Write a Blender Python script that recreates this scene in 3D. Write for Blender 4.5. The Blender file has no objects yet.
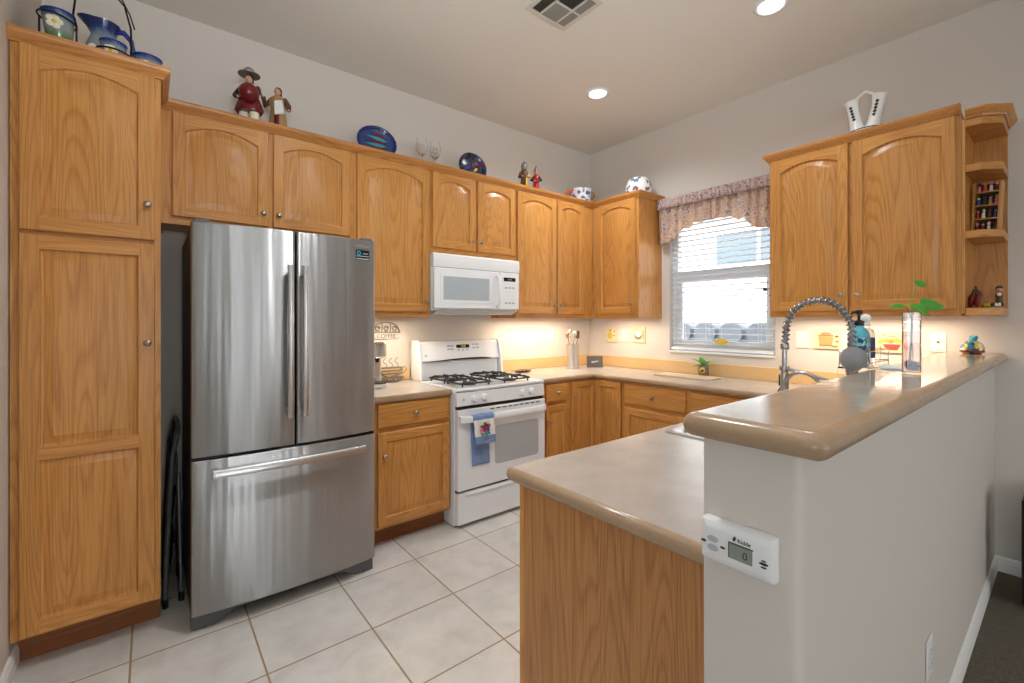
import bpy, bmesh, math, random
from mathutils import Vector, Matrix
random.seed(7)
PI = math.pi
SC = bpy.context.scene
COL = SC.collection

# ------------------------------------------------------------------ camera
TH = 0.8964
cam_d = bpy.data.cameras.new('camera')
cam_d.sensor_width = 36.0
cam_d.lens = 452.3 * 36.0 / 1024.0
cam_d.shift_y = -20.45 / 1024.0
cam_d.clip_start = 0.02
cam = bpy.data.objects.new('camera', cam_d)
cam.location = (0, 0, 1.361)
cam.rotation_euler = (PI / 2, 0, TH - PI / 2)
COL.objects.link(cam)
SC.camera = cam

# ------------------------------------------------------------------ view, world, lights
SC.view_settings.view_transform = 'Standard'
SC.view_settings.look = 'None'
SC.view_settings.gamma = 1.0
SC.view_settings.use_curve_mapping = False
SC.view_settings.exposure = 0.38
world = bpy.data.worlds.new('sky')
SC.world = world
world.use_nodes = True
wn = world.node_tree.nodes['Background']
wn.inputs[0].default_value = (0.86, 0.93, 1.0, 1)
wn.inputs[1].default_value = 3.0

def lamp(name, kind, loc, rot, energy, color=(1, 1, 1), **kw):
    d = bpy.data.lights.new(name, kind)
    d.energy = energy
    d.color = color
    for k, v in kw.items():
        setattr(d, k, v)
    o = bpy.data.objects.new(name, d)
    o.location = loc
    o.rotation_euler = rot
    COL.objects.link(o)
    return o

DAY = (0.93, 0.97, 1.0)
WARM = (1.0, 0.83, 0.63)
SOFT = (0.95, 0.97, 1.0)
lamp('sun', 'SUN', (0, 0, 8), Vector((0.74, 0.06, -0.66)).to_track_quat('-Z', 'Y').to_euler(), 8.0, (1, .985, .97), angle=0.02)
# added area lamps standing in for daylight through unseen windows behind the camera
SOUTH = [(0.02, 0.20), (1.82, 2.00), (2.94, 3.08)]
for (a_, b_), e_ in zip(SOUTH, (24, 13, 6)):
    lamp('daylight_fill_south', 'AREA', ((a_ + b_) / 2, -4.44, 1.2), (-PI / 2, 0, PI), e_, DAY, shape='RECTANGLE', size=b_ - a_, size_y=2.0)
lamp('daylight_fill_west', 'AREA', (-3.92, -1.2, 1.4), (PI / 2, 0, -PI / 2), 16, DAY, shape='RECTANGLE', size=2.4, size_y=1.6)
_p = lamp('kitchen_window_portal', 'AREA', (3.80, 1.835, 1.67), (PI / 2, 0, PI / 2), 1, DAY, shape='RECTANGLE', size=0.86, size_y=1.16)
_p.data.cycles.is_portal = True
# the visible ceiling cans, then unseen ones added to fill the room
for i, (x, y, e_) in enumerate([(2.68, 2.30, 52), (2.68, 1.06, 20), (0.9, 1.3, 60), (-1.6, 0.6, 8), (0.6, -1.8, 10), (2.5, -1.8, 6)]):
    lamp('ceiling_can_and_fill', 'SPOT', (x, y, 3.085), (0, 0, 0), e_, SOFT, spot_size=math.radians(150), spot_blend=0.8, shadow_soft_size=0.06)
# added spot aimed up at the ceiling, standing in for bounced flash
lamp('bounce_light', 'SPOT', (0.1, -0.2, 1.9), Vector((0.40, 0.80, 1)).to_track_quat('-Z', 'Y').to_euler(), 150, (.86, .94, 1), spot_size=math.radians(120), spot_blend=1.0, shadow_soft_size=0.25)
# strips under the wall cabinets (fixtures are hidden above the bottom rail, over the counters)
for (x, y, sx, rz, e) in [(1.28, 2.96, 0.40, 0, 3.4), (1.93, 3.04, 0.5, 0, 2.9), (2.76, 3.0, 0.80, 0, 5.2), (3.40, 2.62, 0.45, PI / 2, 2.3), (3.44, 0.85, 0.80, PI / 2, 4.2)]:
    lamp('under_cabinet_strip', 'AREA', (x, y, 1.372 if abs(x - 1.93) > .01 else 1.42), (0, 0, rz), e, WARM, shape='RECTANGLE', size=sx, size_y=0.05)

# ------------------------------------------------------------------ materials
MATS = {}
def srgb(r, g, b):
    f = lambda c: (c / 255 / 12.92) if c / 255 <= 0.04045 else ((c / 255 + 0.055) / 1.055) ** 2.4
    return (f(r), f(g), f(b), 1.0)

def mat(name, color=(.8, .8, .8, 1), rough=.5, metal=0., spec=.5, coat=0., trans=0., ior=1.45, emit=None, estr=0., sheen=0.):
    m = bpy.data.materials.new(name)
    m.use_nodes = True
    b = m.node_tree.nodes['Principled BSDF']
    b.inputs['Base Color'].default_value = color
    b.inputs['Roughness'].default_value = rough
    b.inputs['Metallic'].default_value = metal
    b.inputs['Specular IOR Level'].default_value = spec
    b.inputs['Coat Weight'].default_value = coat
    b.inputs['Transmission Weight'].default_value = trans
    b.inputs['IOR'].default_value = ior
    b.inputs['Sheen Weight'].default_value = sheen
    if emit:
        b.inputs['Emission Color'].default_value = emit
        b.inputs['Emission Strength'].default_value = estr
    MATS[name] = m
    return m

class NT:
    """small node-graph helper"""
    def __init__(s, m):
        s.m = m; s.n = m.node_tree.nodes; s.l = m.node_tree.links
        s.bsdf = s.n['Principled BSDF']
    def new(s, t, **kw):
        n = s.n.new(t)
        for k, v in kw.items():
            setattr(n, k, v)
        return n
    def link(s, a, b):
        s.l.new(a, b)
    def coord(s, kind='Object', scale=(1, 1, 1), rand=False):
        tc = s.new('ShaderNodeTexCoord')
        out = tc.outputs[kind]
        if rand:
            oi = s.new('ShaderNodeObjectInfo')
            mu = s.new('ShaderNodeMath', operation='MULTIPLY'); mu.inputs[1].default_value = 37.0
            s.link(oi.outputs['Random'], mu.inputs[0])
            ad = s.new('ShaderNodeVectorMath', operation='ADD')
            s.link(out, ad.inputs[0]); s.link(mu.outputs[0], ad.inputs[1])
            out = ad.outputs[0]
        mp = s.new('ShaderNodeMapping'); mp.inputs['Scale'].default_value = scale
        s.link(out, mp.inputs[0])
        return mp.outputs[0]
    def noise(s, vec, scale=5, detail=2, rough=.5, dist=0.):
        n = s.new('ShaderNodeTexNoise')
        n.inputs['Scale'].default_value = scale; n.inputs['Detail'].default_value = detail
        n.inputs['Roughness'].default_value = rough; n.inputs['Distortion'].default_value = dist
        s.link(vec, n.inputs['Vector'])
        return n.outputs['Fac'], n.outputs['Color']
    def math(s, op, a, b=None):
        n = s.new('ShaderNodeMath', operation=op)
        for i, v in enumerate((a, b)):
            if v is None: continue
            if isinstance(v, (int, float)): n.inputs[i].default_value = v
            else: s.link(v, n.inputs[i])
        return n.outputs[0]
    def ramp(s, fac, stops, interp='LINEAR'):
        n = s.new('ShaderNodeValToRGB'); cr = n.color_ramp; cr.interpolation = interp
        while len(cr.elements) < len(stops): cr.elements.new(0.5)
        for e, (p, c) in zip(cr.elements, stops):
            e.position = p; e.color = c
        s.link(fac, n.inputs[0])
        return n.outputs[0]
    def mix(s, fac, a, b, blend='MIX'):
        n = s.new('ShaderNodeMix', data_type='RGBA', blend_type=blend)
        for sock, v in ((n.inputs[0], fac), (n.inputs[6], a), (n.inputs[7], b)):
            if isinstance(v, (int, float)): sock.default_value = v
            elif isinstance(v, tuple): sock.default_value = v
            else: s.link(v, sock)
        return n.outputs[2]
    def color(s, c): s.link(c, s.bsdf.inputs['Base Color'])
    def bump(s, h, strength=.2, dist=.002):
        n = s.new('ShaderNodeBump'); n.inputs['Strength'].default_value = strength; n.inputs['Distance'].default_value = dist
        s.link(h, n.inputs['Height']); s.link(n.outputs[0], s.bsdf.inputs['Normal'])

def oak(name, axis, depth='y', light=(209, 151, 82), dark=(180, 118, 55), rough=.33):
    m = mat(name, rough=rough, spec=.5)
    t = NT(m)
    ai = 'xyz'.index(axis)
    sc = [7.5] * 3; sc[ai] = 0.62
    di = 'xyz'.index(depth) if depth else None
    if di is not None: sc[di] = 1.2
    v = t.coord('Object', tuple(sc), rand=True)
    n, _ = t.noise(v, 1.0, 1.0, .4, .15)
    rings = t.math('FRACT', t.math('MULTIPLY', n, 21.0))
    rc = t.ramp(rings, [(0, srgb(*dark)), (.35, srgb(*light)), (.8, srgb(*light)), (1, srgb(*dark))])
    sc2 = [230.0] * 3; sc2[ai] = 5.0
    if di is not None: sc2[di] = 30.0
    v2 = t.coord('Object', tuple(sc2), rand=True)
    p, _ = t.noise(v2, 1.0, 2, .6)
    pores = t.ramp(p, [(.34, (.62, .56, .48, 1)), (.55, (1.03, 1.03, 1.03, 1))])
    sc3 = [3.0] * 3; sc3[ai] = 0.5
    big, _ = t.noise(t.coord('Object', tuple(sc3), rand=True), 1.0, 2)
    tone = t.ramp(big, [(.3, (.9, .88, .85, 1)), (.7, (1.06, 1.05, 1.04, 1))])
    c = t.mix(.58, srgb(*[(a * .7 + b * .3) for a, b in zip(light, dark)]), rc)
    c = t.mix(.55, c, pores, 'MULTIPLY')
    c = t.mix(1.0, c, tone, 'MULTIPLY')
    t.color(c)
    t.bump(p, .12, .001)
    return m
oak('oak_vertical', 'z'); oak('oak_horizontal', 'x'); oak('oak_side', 'z', None)
oak('oak_crown', 'x', None, (206, 145, 80), (170, 108, 50))
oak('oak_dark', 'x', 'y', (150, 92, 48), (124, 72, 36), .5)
oak('oak_end_panel', 'z', 'x', (196, 140, 84), (162, 106, 56))

# painted walls with a light orange-peel texture
def paint(name, c, bump=.15):
    m = mat(name, srgb(*c), rough=.7, spec=.25)
    t = NT(m)
    n, _ = t.noise(t.coord('Object', (1, 1, 1)), 90, 2)
    t.bump(n, bump, .003)
    return m
paint('wall_paint', (213, 205, 196)); paint('ceiling_paint', (226, 222, 214), .1); paint('trim_paint', (236, 234, 230), 0.02)

def laminate(name, c1, c2, rough):
    m = mat(name, rough=rough, spec=.5)
    t = NT(m)
    v = t.coord('Object')
    n, _ = t.noise(v, 9, 4, .6)
    f, _ = t.noise(v, 420, 2, .6)
    c = t.ramp(n, [(.3, srgb(*c1)), (.7, srgb(*c2))])
    sp = t.ramp(f, [(.3, (.80, .76, .72, 1)), (.5, (1, 1, 1, 1)), (.72, (1.08, 1.08, 1.08, 1))])
    t.color(t.mix(.8, c, sp, 'MULTIPLY'))
    return m
laminate('counter_laminate', (172, 164, 156), (184, 177, 169), .22)
laminate('bar_laminate', (168, 152, 134), (180, 165, 147), .12)
laminate('nose_laminate', (166, 138, 108), (176, 150, 122), .2)
laminate('backsplash_laminate', (222, 184, 130), (226, 190, 138), .3)

# ceramic floor tiles, 41 cm square, laid in line with the cabinets
m = mat('floor_tile', rough=.32, spec=.45)
t = NT(m)
tc = t.new('ShaderNodeTexCoord'); sx = t.new('ShaderNodeSeparateXYZ'); t.link(tc.outputs['Object'], sx.inputs[0])
def cell(o, off):
    return t.math('DIVIDE', t.math('SUBTRACT', o, off), .4148)
cx_, cy_ = cell(sx.outputs[0], .3526 - 41.48), cell(sx.outputs[1], 2.3637 - 41.48)
def edge(c):
    fr = t.math('FRACT', c)
    return t.math('MINIMUM', fr, t.math('SUBTRACT', 1.0, fr))
e = t.math('MINIMUM', edge(cx_), edge(cy_))
grout = t.math('LESS_THAN', e, .0085)
cmb = t.new('ShaderNodeCombineXYZ'); t.link(t.math('FLOOR', cx_), cmb.inputs[0]); t.link(t.math('FLOOR', cy_), cmb.inputs[1])
wnz = t.new('ShaderNodeTexWhiteNoise', noise_dimensions='2D'); t.link(cmb.outputs[0], wnz.inputs[0])
cl, _ = t.noise(t.coord('Object', (1, 1, 1)), 7, 5, .62, .4)
base = t.ramp(cl, [(.3, srgb(196, 193, 188)), (.5, srgb(208, 205, 200)), (.75, srgb(218, 216, 212))])
vary = t.ramp(wnz.outputs[0], [(0, (.95, .95, .94, 1)), (1, (1.03, 1.02, 1.01, 1))])
base = t.mix(1.0, base, vary, 'MULTIPLY')
t.color(t.mix(grout, base, srgb(158, 136, 108)))
hgt = t.math('SUBTRACT', 1.0, t.ramp(e, [(.004, (1, 1, 1, 1)), (.016, (0, 0, 0, 1))]))
t.bump(hgt, .5, .003)
t.link(t.ramp(grout, [(0, (.32,) * 3 + (1,)), (1, (.85,) * 3 + (1,))]), t.bsdf.inputs['Roughness'])

m = mat('carpet', rough=1.0, spec=.05, sheen=.3)
t = NT(m); n, _ = t.noise(t.coord('Object'), 130, 3, .7); n2, _ = t.noise(t.coord('Object'), 900, 1)
t.color(t.ramp(n, [(.3, srgb(66, 56, 36)), (.5, srgb(92, 80, 54)), (.7, srgb(120, 106, 76))])); t.bump(n, 1.0, .012)

# brushed stainless, grain across, so highlights smear upright
m = mat('stainless', (.42, .42, .42, 1), rough=.40, metal=1.0)
t = NT(m)
w, _ = t.noise(t.coord('Object', (12.0, 1.0, .4)), 1.0, 2.0, .55)
t.bump(w, .5, .010)
tg = t.new('ShaderNodeTangent', direction_type='RADIAL', axis='Z')
t.link(tg.outputs[0], t.bsdf.inputs['Tangent'])
t.bsdf.inputs['Anisotropic'].default_value = .95
t.bsdf.inputs['Anisotropic Rotation'].default_value = .25
mat('steel_smooth', (.64, .64, .64, 1), .30, 1.0)
mat('steel_dark', (.25, .25, .26, 1), .4, .8)
mat('nickel', (.40, .36, .31, 1), .3, 1.0)
mat('chrome', (.80, .81, .82, 1), .09, 1.0)
mat('faucet_steel', (.50, .50, .49, 1), .27, 1.0)
mat('spring_steel', (.34, .34, .34, 1), .25, 1.0)
mat('dial_grey', (.30, .30, .30, 1), .6, .3)
mat('fridge_side', srgb(62, 60, 60), .5)
mat('grille_grey', srgb(88, 90, 92), .45)
mat('black_plastic', srgb(16, 16, 18), .4)
mat('black_iron', srgb(34, 34, 36), .6)
mat('wire_iron', srgb(30, 27, 26), .45, .4)
mat('white_enamel', srgb(232, 235, 238), .18, coat=.3)
mat('white_plastic', srgb(231, 232, 232), .35)
mat('ivory_plastic', srgb(240, 233, 218), .35)
mat('oven_glass', srgb(176, 180, 182), .12, coat=.5)
mat('microwave_glass', srgb(172, 182, 186), .2, coat=.4)
mat('button_grey', srgb(176, 180, 184), .4)
mat('display_dark', srgb(24, 26, 26), .15)
mat('digit_amber', srgb(210, 170, 60), .4, emit=srgb(230, 180, 60), estr=.6)
mat('lcd', srgb(134, 144, 134), .25)
mat('ink', srgb(40, 42, 42), .5)
mat('ink_light', srgb(170, 172, 172), .5)
mat('glass', (1, 1, 1, 1), 0.0, trans=1.0, ior=1.45)
mat('thin_glass', (1, 1, 1, 1), 0.0, trans=1.0, ior=1.03)
mat('acrylic', (.96, .98, 1, 1), 0.03, trans=1.0, ior=1.2)
mat('water', (.58, .47, .46, 1), 0.0, trans=1.0, ior=1.33)
mat('leaf', srgb(70, 150, 48), .4)
mat('leaf_pale', srgb(150, 190, 120), .4)
mat('stem', srgb(120, 150, 70), .5)
mat('soil', srgb(46, 34, 30), .9)
mat('pebble', srgb(34, 24, 24), .4)
mat('red', srgb(160, 24, 30), .35); mat('dark_red', srgb(110, 24, 26), .3); mat('orange', srgb(226, 96, 34), .4)
mat('yellow', srgb(222, 190, 40), .4); mat('green', srgb(70, 130, 52), .4); mat('dark_green', srgb(36, 66, 34), .4)
mat('teal', srgb(48, 150, 170), .35); mat('blue', srgb(46, 70, 140), .3); mat('navy', srgb(24, 36, 92), .2)
mat('plate_blue', srgb(30, 64, 120), .12, coat=.5); mat('vent_grey', srgb(140, 134, 124), .5)
mat('cobalt', srgb(34, 58, 140), .12, coat=.5)
mat('brown', srgb(96, 66, 44), .6); mat('dark_brown', srgb(52, 38, 32), .6); mat('tan', srgb(176, 138, 92), .6)
mat('skin', srgb(196, 150, 120), .6); mat('cream', srgb(236, 228, 206), .5); mat('ceramic_white', srgb(238, 236, 232), .25)
mat('pewter_grey', srgb(132, 126, 120), .45, .4); mat('mauve', srgb(130, 70, 100), .4); mat('pink', srgb(226, 120, 150), .6)
mat('purple', srgb(120, 60, 140), .6)
mat('tile_cream', srgb(220, 202, 166), .35); mat('paint_yellow', srgb(200, 176, 84), .4); mat('paint_orange', srgb(206, 150, 96), .4); mat('paint_red', srgb(160, 78, 60), .4); mat('paint_brown', srgb(146, 108, 84), .4); mat('paint_green', srgb(120, 140, 90), .4)
mat('slate', srgb(92, 86, 84), .6)
mat('board_top', srgb(214, 190, 156), .4)
mat('terry_blue', srgb(112, 138, 178), .95, sheen=.4); mat('terry_white', srgb(232, 230, 224), .95, sheen=.3)
mat('lens_glow', (1, 1, 1, 1), .4, emit=(1, .97, .92, 1), estr=6.0)
mat('vent_dark', srgb(48, 42, 36), .7)
mat('vent_white', srgb(205, 199, 188), .5)
mat('blind_white', srgb(240, 243, 246), .45)
mat('vinyl', srgb(240, 244, 248), .4)
mat('stucco', srgb(236, 234, 230), .9); mat('fence_block', srgb(122, 127, 134), .9); mat('house_glass', srgb(96, 110, 120), .3)
mat('roof_tile', srgb(150, 120, 110), .8); mat('ground', srgb(190, 184, 172), .95)
mat('soap_teal', srgb(96, 190, 205), .15); mat('label_navy', srgb(30, 50, 90), .4); mat('name_board', srgb(196, 190, 180), .6); mat('paper', srgb(242, 242, 240), .8)
mat('coffee_black', srgb(28, 28, 30), .3)

# glazed pottery: grey-white body, navy lip
def glaze(name, z0, z1, top=(30, 58, 120), mid=(132, 148, 156), low=(150, 156, 150)):
    m = mat(name, rough=.15, coat=.4)
    t = NT(m)
    tcx = t.new('ShaderNodeTexCoord'); s_ = t.new('ShaderNodeSeparateXYZ'); t.link(tcx.outputs['Object'], s_.inputs[0])
    mr = t.new('ShaderNodeMapRange'); mr.inputs[1].default_value = z0; mr.inputs[2].default_value = z1; t.link(s_.outputs[2], mr.inputs[0])
    n, _ = t.noise(t.coord('Object'), 22, 2)
    f = t.math('ADD', mr.outputs[0], t.math('MULTIPLY', t.math('SUBTRACT', n, .5), .25))
    t.color(t.ramp(f, [(0, srgb(70, 130, 60)), (.25, srgb(96, 140, 80)), (.42, srgb(*low)), (.74, srgb(*mid)), (.92, srgb(*top)), (1, srgb(22, 40, 92))]))
    return m
glaze('pitcher_glaze', 0, .27); glaze('cup_glaze', -.02, .12, mid=(140, 154, 158))

def mottled(name, cols, scale, rough=.4, kind='voronoi'):
    m = mat(name, rough=rough)
    t = NT(m)
    v = t.coord('Object')
    if kind == 'voronoi':
        vo = t.new('ShaderNodeTexVoronoi'); vo.inputs['Scale'].default_value = scale; t.link(v, vo.inputs['Vector'])
        sp = t.new('ShaderNodeSeparateColor'); t.link(vo.outputs['Color'], sp.inputs[0]); fac = sp.outputs[0]
        ip = 'CONSTANT'
    else:
        fac, _ = t.noise(v, scale, 3, .6); ip = 'LINEAR'
    k = len(cols)
    if kind == 'voronoi': stops = [(i / k, srgb(*c)) for i, c in enumerate(cols)]
    else: stops = [(.28 + .44 * i / (k - 1), srgb(*c)) for i, c in enumerate(cols)]
    t.color(t.ramp(fac, stops, ip))
    return m, t
mottled('plate_dark', [(36, 40, 60), (60, 60, 90), (90, 40, 60), (40, 50, 80), (30, 30, 44), (70, 60, 110), (44, 80, 84)], 40, .2)
mottled('bottle_label', [(24, 42, 72), (90, 190, 210), (30, 60, 100), (216, 170, 60), (24, 42, 72), (120, 200, 214)], 110, .3)
mottled('pottery_multi', [(236, 200, 60), (60, 120, 150), (238, 234, 220), (40, 70, 60), (210, 90, 40)], 60, .3)
mottled('floral_ceramic', [(238, 236, 232), (238, 236, 232), (90, 120, 170), (238, 236, 232), (238, 236, 232), (120, 150, 180), (238, 236, 232)], 34, .2)
mottled('floral_ceramic_mauve', [(238, 236, 232), (238, 236, 232), (132, 96, 106), (238, 236, 232), (110, 130, 158), (238, 236, 232), (238, 236, 232)], 36, .2)
mottled('figurine_mix', [(90, 60, 42), (120, 40, 36), (190, 170, 140), (60, 50, 44), (70, 90, 60), (180, 130, 60)], 120, .5)
mottled('terry_blue_mottle', [(96, 122, 166), (120, 146, 186), (136, 158, 196)], 160, .95, 'noise')

# valance print, lets daylight through
m, t = mottled('valance_print', [(164, 140, 146), (228, 212, 200), (244, 218, 184), (212, 184, 178), (246, 238, 224), (160, 136, 146), (248, 222, 190)], 20, .9, 'noise')
tr = t.new('ShaderNodeBsdfTranslucent'); ms = t.new('ShaderNodeMixShader'); ms.inputs[0].default_value = .55
src = t.bsdf.inputs['Base Color'].links[0].from_socket
t.link(src, tr.inputs[0])
out = t.n['Material Output']
t.link(t.bsdf.outputs[0], ms.inputs[1]); t.link(tr.outputs[0], ms.inputs[2]); t.link(ms.outputs[0], out.inputs[0])
mottled('valance_ruffle', [(112, 88, 98), (176, 150, 150), (206, 184, 172), (104, 82, 96), (190, 160, 150)], 46, .9, 'noise')

# ------------------------------------------------------------------ mesh helpers
class MB:
    def __init__(s):
        s.bm = bmesh.new()
    def face(s, vs, mi=0):
        try:
            f = s.bm.faces.new(vs); f.material_index = mi
            return f
        except ValueError:
            return None
    def box(s, x0, x1, y0, y1, z0, z1, mi=0):
        v = [s.bm.verts.new(p) for p in ((x0, y0, z0), (x1, y0, z0), (x1, y1, z0), (x0, y1, z0), (x0, y0, z1), (x1, y0, z1), (x1, y1, z1), (x0, y1, z1))]
        for q in ((3, 2, 1, 0), (4, 5, 6, 7), (0, 1, 5, 4), (1, 2, 6, 5), (2, 3, 7, 6), (3, 0, 4, 7)):
            s.face([v[i] for i in q], mi)
        return s
    def obox(s, c, half, R, mi=0):
        """box at centre c, half extents, 3x3 rotation"""
        v = []
        for dz in (-1, 1):
            for dx, dy in ((-1, -1), (1, -1), (1, 1), (-1, 1)):
                v.append(s.bm.verts.new(Vector(c) + R @ Vector((dx * half[0], dy * half[1], dz * half[2]))))
        for q in ((3, 2, 1, 0), (4, 5, 6, 7), (0, 1, 5, 4), (1, 2, 6, 5), (2, 3, 7, 6), (3, 0, 4, 7)):
            s.face([v[i] for i in q], mi)
        return s
    def loops(s, loops, mi=0, cap0=True, cap1=True, closed=True):
        """skin a list of equal-length 3D loops"""
        L = [[s.bm.verts.new(p) for p in lp] for lp in loops]
        n = len(L[0])
        for a, b in zip(L, L[1:]):
            for i in range(n if closed else n - 1):
                j = (i + 1) % n
                s.face([a[i], a[j], b[j], b[i]], mi)
        if cap0: s.face(list(reversed(L[0])), mi)
        if cap1: s.face(L[-1], mi)
        return s
    def prism(s, pts, axis, a, b, mi=0):
        """2D polygon extruded along axis ('x': pts are (y,z); 'y': (x,z); 'z': (x,y))"""
        f = {'x': lambda p, t: (t, p[0], p[1]), 'y': lambda p, t: (p[0], t, p[1]), 'z': lambda p, t: (p[0], p[1], t)}[axis]
        return s.loops([[f(p, a) for p in pts], [f(p, b) for p in pts]], mi)
    def lathe(s, prof, c=(0, 0, 0), axis=(0, 0, 1), n=20, mi=0, cap=True, sx=1., sy=1.):
        R = Vector((0, 0, 1)).rotation_difference(Vector(axis)).to_matrix()
        lp = []
        for r, h in prof:
            r = max(r, 1e-5)
            lp.append([Vector(c) + R @ Vector((r * sx * math.cos(2 * PI * i / n), r * sy * math.sin(2 * PI * i / n), h)) for i in range(n)])
        return s.loops(lp, mi, cap, cap)
    def tube(s, pts, r, n=8, mi=0, cap=True):
        pts = [Vector(p) for p in pts]
        rs = r if isinstance(r, (list, tuple)) else [r] * len(pts)
        T = [(pts[min(i + 1, len(pts) - 1)] - pts[max(i - 1, 0)]).normalized() for i in range(len(pts))]
        up = Vector((0, 0, 1)) if abs(T[0].z) < .9 else Vector((1, 0, 0))
        N = (up - T[0] * up.dot(T[0])).normalized()
        lp = []
        for p, tt, rr in zip(pts, T, rs):
            N = (N - tt * N.dot(tt)).normalized()
            B = tt.cross(N)
            lp.append([p + (N * math.cos(2 * PI * i / n) + B * math.sin(2 * PI * i / n)) * rr for i in range(n)])
        return s.loops(lp, mi, cap, cap)
    def ball(s, c, r, mi=0, sx=1., sy=1., sz=1., n=14, m=9):
        prof = [(math.sin(PI * k / m) * r, -math.cos(PI * k / m) * r * sz) for k in range(m + 1)]
        return s.lathe(prof, c, (0, 0, 1), n, mi, True, sx, sy)
    def build(s, name, mats, parent=None, loc=(0, 0, 0), rot=(0, 0, 0), smooth=None, bevel=None, seg=2):
        bmesh.ops.remove_doubles(s.bm, verts=s.bm.verts, dist=1e-6)
        bmesh.ops.recalc_face_normals(s.bm, faces=s.bm.faces)
        me = bpy.data.meshes.new(name)
        s.bm.to_mesh(me); s.bm.free()
        for k in ([mats] if isinstance(mats, str) else mats):
            me.materials.append(MATS[k])
        if smooth:
            me.shade_smooth()
            me.set_sharp_from_angle(angle=math.radians(smooth))
        o = bpy.data.objects.new(name, me)
        COL.objects.link(o)
        o.location = loc; o.rotation_euler = rot
        if parent: o.parent = parent
        if bevel:
            md = o.modifiers.new('edge', 'BEVEL'); md.width = bevel; md.segments = seg; md.limit_method = 'ANGLE'; md.angle_limit = math.radians(40)
            md.harden_normals = False
        return o

def tag(o, label, cat, group=None):
    o['label'] = label; o['category'] = cat
    if group: o['group'] = group
    return o
def thing(name, label, cat, loc=(0, 0, 0), rz=0., group=None):
    o = bpy.data.objects.new(name, None); COL.objects.link(o)
    o.empty_display_size = .05
    o.location = loc; o.rotation_euler = (0, 0, rz)
    return tag(o, label, cat, group)
def struct(o):
    o['kind'] = 'structure'
    return o
def copy_tree(o, loc=None, rz=None, label=None, parent=None):
    c = o.copy(); COL.objects.link(c)
    if parent: c.parent = parent
    for ch in list(o.children): copy_tree(ch, parent=c)
    if loc is not None: c.location = loc
    if rz is not None: c.rotation_euler = (0, 0, rz)
    if label: c['label'] = label
    return c

def text_obj(name, body, size, mt, parent, loc, rot, depth=.0004):
    cu = bpy.data.curves.new(name, 'FONT'); cu.body = body; cu.size = size; cu.extrude = depth; cu.align_x = 'CENTER'; cu.align_y = 'CENTER'
    tmp = bpy.data.objects.new('tmp_text', cu); COL.objects.link(tmp)
    bpy.context.view_layer.update()
    me = bpy.data.meshes.new_from_object(tmp.evaluated_get(bpy.context.evaluated_depsgraph_get()))
    bpy.data.objects.remove(tmp); bpy.data.curves.remove(cu)
    me.name = name; me.materials.clear(); me.materials.append(MATS[mt])
    o = bpy.data.objects.new(name, me); COL.objects.link(o)
    o.location = loc; o.rotation_euler = rot
    if parent: o.parent = parent
    return o

def inset_poly(pts, d):
    """inset a counter-clockwise polygon by d"""
    n = len(pts); out = []
    for i in range(n):
        p0, p1, p2 = Vector(pts[i - 1]), Vector(pts[i]), Vector(pts[(i + 1) % n])
        a, b = (p1 - p0).normalized(), (p2 - p1).normalized()
        na, nb = Vector((-a.y, a.x)), Vector((-b.y, b.x))
        k = (na + nb); k = k / max(.2, k.dot(na))
        out.append(tuple(p1 + k * d))
    return out
def round_poly(pts, radii, seg=6):
    out = []
    n = len(pts)
    for i in range(n):
        r = radii[i] if isinstance(radii, (list, tuple)) else radii
        p0, p1, p2 = Vector(pts[i - 1]), Vector(pts[i]), Vector(pts[(i + 1) % n])
        if r <= 0: out.append(tuple(p1)); continue
        a, b = (p0 - p1).normalized(), (p2 - p1).normalized()
        for k in range(seg + 1):
            f = k / seg
            q = p1 + a * r * (1 - f) ** 2 + b * r * f ** 2     # quadratic corner
            out.append(tuple(q))
    return out
def slab(mb, pts, z0, z1, r, mi_top=0, mi_edge=1, seg=5):
    """slab with a full rounded nose of radius r on its outline"""
    zm, prof = (z0 + z1) / 2, []
    rv = (z1 - z0) / 2
    for k in range(2 * seg + 1):
        a = -PI / 2 + PI * k / (2 * seg)
        prof.append((r * (1 - math.cos(a)), zm + rv * math.sin(a)))
    prof = [(r + .002, z0)] + prof + [(r + .002, z1)]
    L = [[mb.bm.verts.new((x, y, z)) for x, y in inset_poly(pts, d)] for d, z in prof]
    n = len(pts)
    for a, b in zip(L, L[1:]):
        for i in range(n):
            j = (i + 1) % n
            mb.face([a[i], a[j], b[j], b[i]], mi_edge)
    mb.face(list(reversed(L[0])), mi_edge)
    mb.face(L[-1], mi_top)

def sweep_profile(mb, path, prof, mi=0):
    """sweep (out, up) profile along a 2D path; out is to the right of travel. mitred"""
    n = len(path); loops = []
    P = [Vector(p) for p in path]
    for i in range(n):
        ds = []
        if i > 0: ds.append((P[i] - P[i - 1]).normalized())
        if i < n - 1: ds.append((P[i + 1] - P[i]).normalized())
        ns = [Vector((d.y, -d.x)) for d in ds]
        k = sum(ns, Vector((0, 0))); k = k / k.dot(ns[0])
        loops.append([(P[i].x + k.x * o, P[i].y + k.y * o, u) for o, u in prof])
    mb.loops(loops, mi)
    return mb

# ------------------------------------------------------------------ room shell
YA, XB, ZC = 3.213, 3.6147, 3.11
XW = -0.4215
m = MB(); m.box(-4.0, XB + .1, .284, YA + .1, -.1, 0); struct(m.build('floor', 'floor_tile'))
m = MB(); m.box(-4.0, XB + .1, -4.5, .284, -.1, .002); struct(m.build('floor_carpet', 'carpet'))
m = MB(); m.box(-4.1, XB + .12, -4.6, YA + .12, ZC, ZC + .1); struct(m.build('ceiling', 'ceiling_paint'))
m = MB(); m.box(-4.0, XB + .12, YA, YA + .12, 0, ZC); struct(m.build('wall_back', 'wall_paint'))
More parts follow.
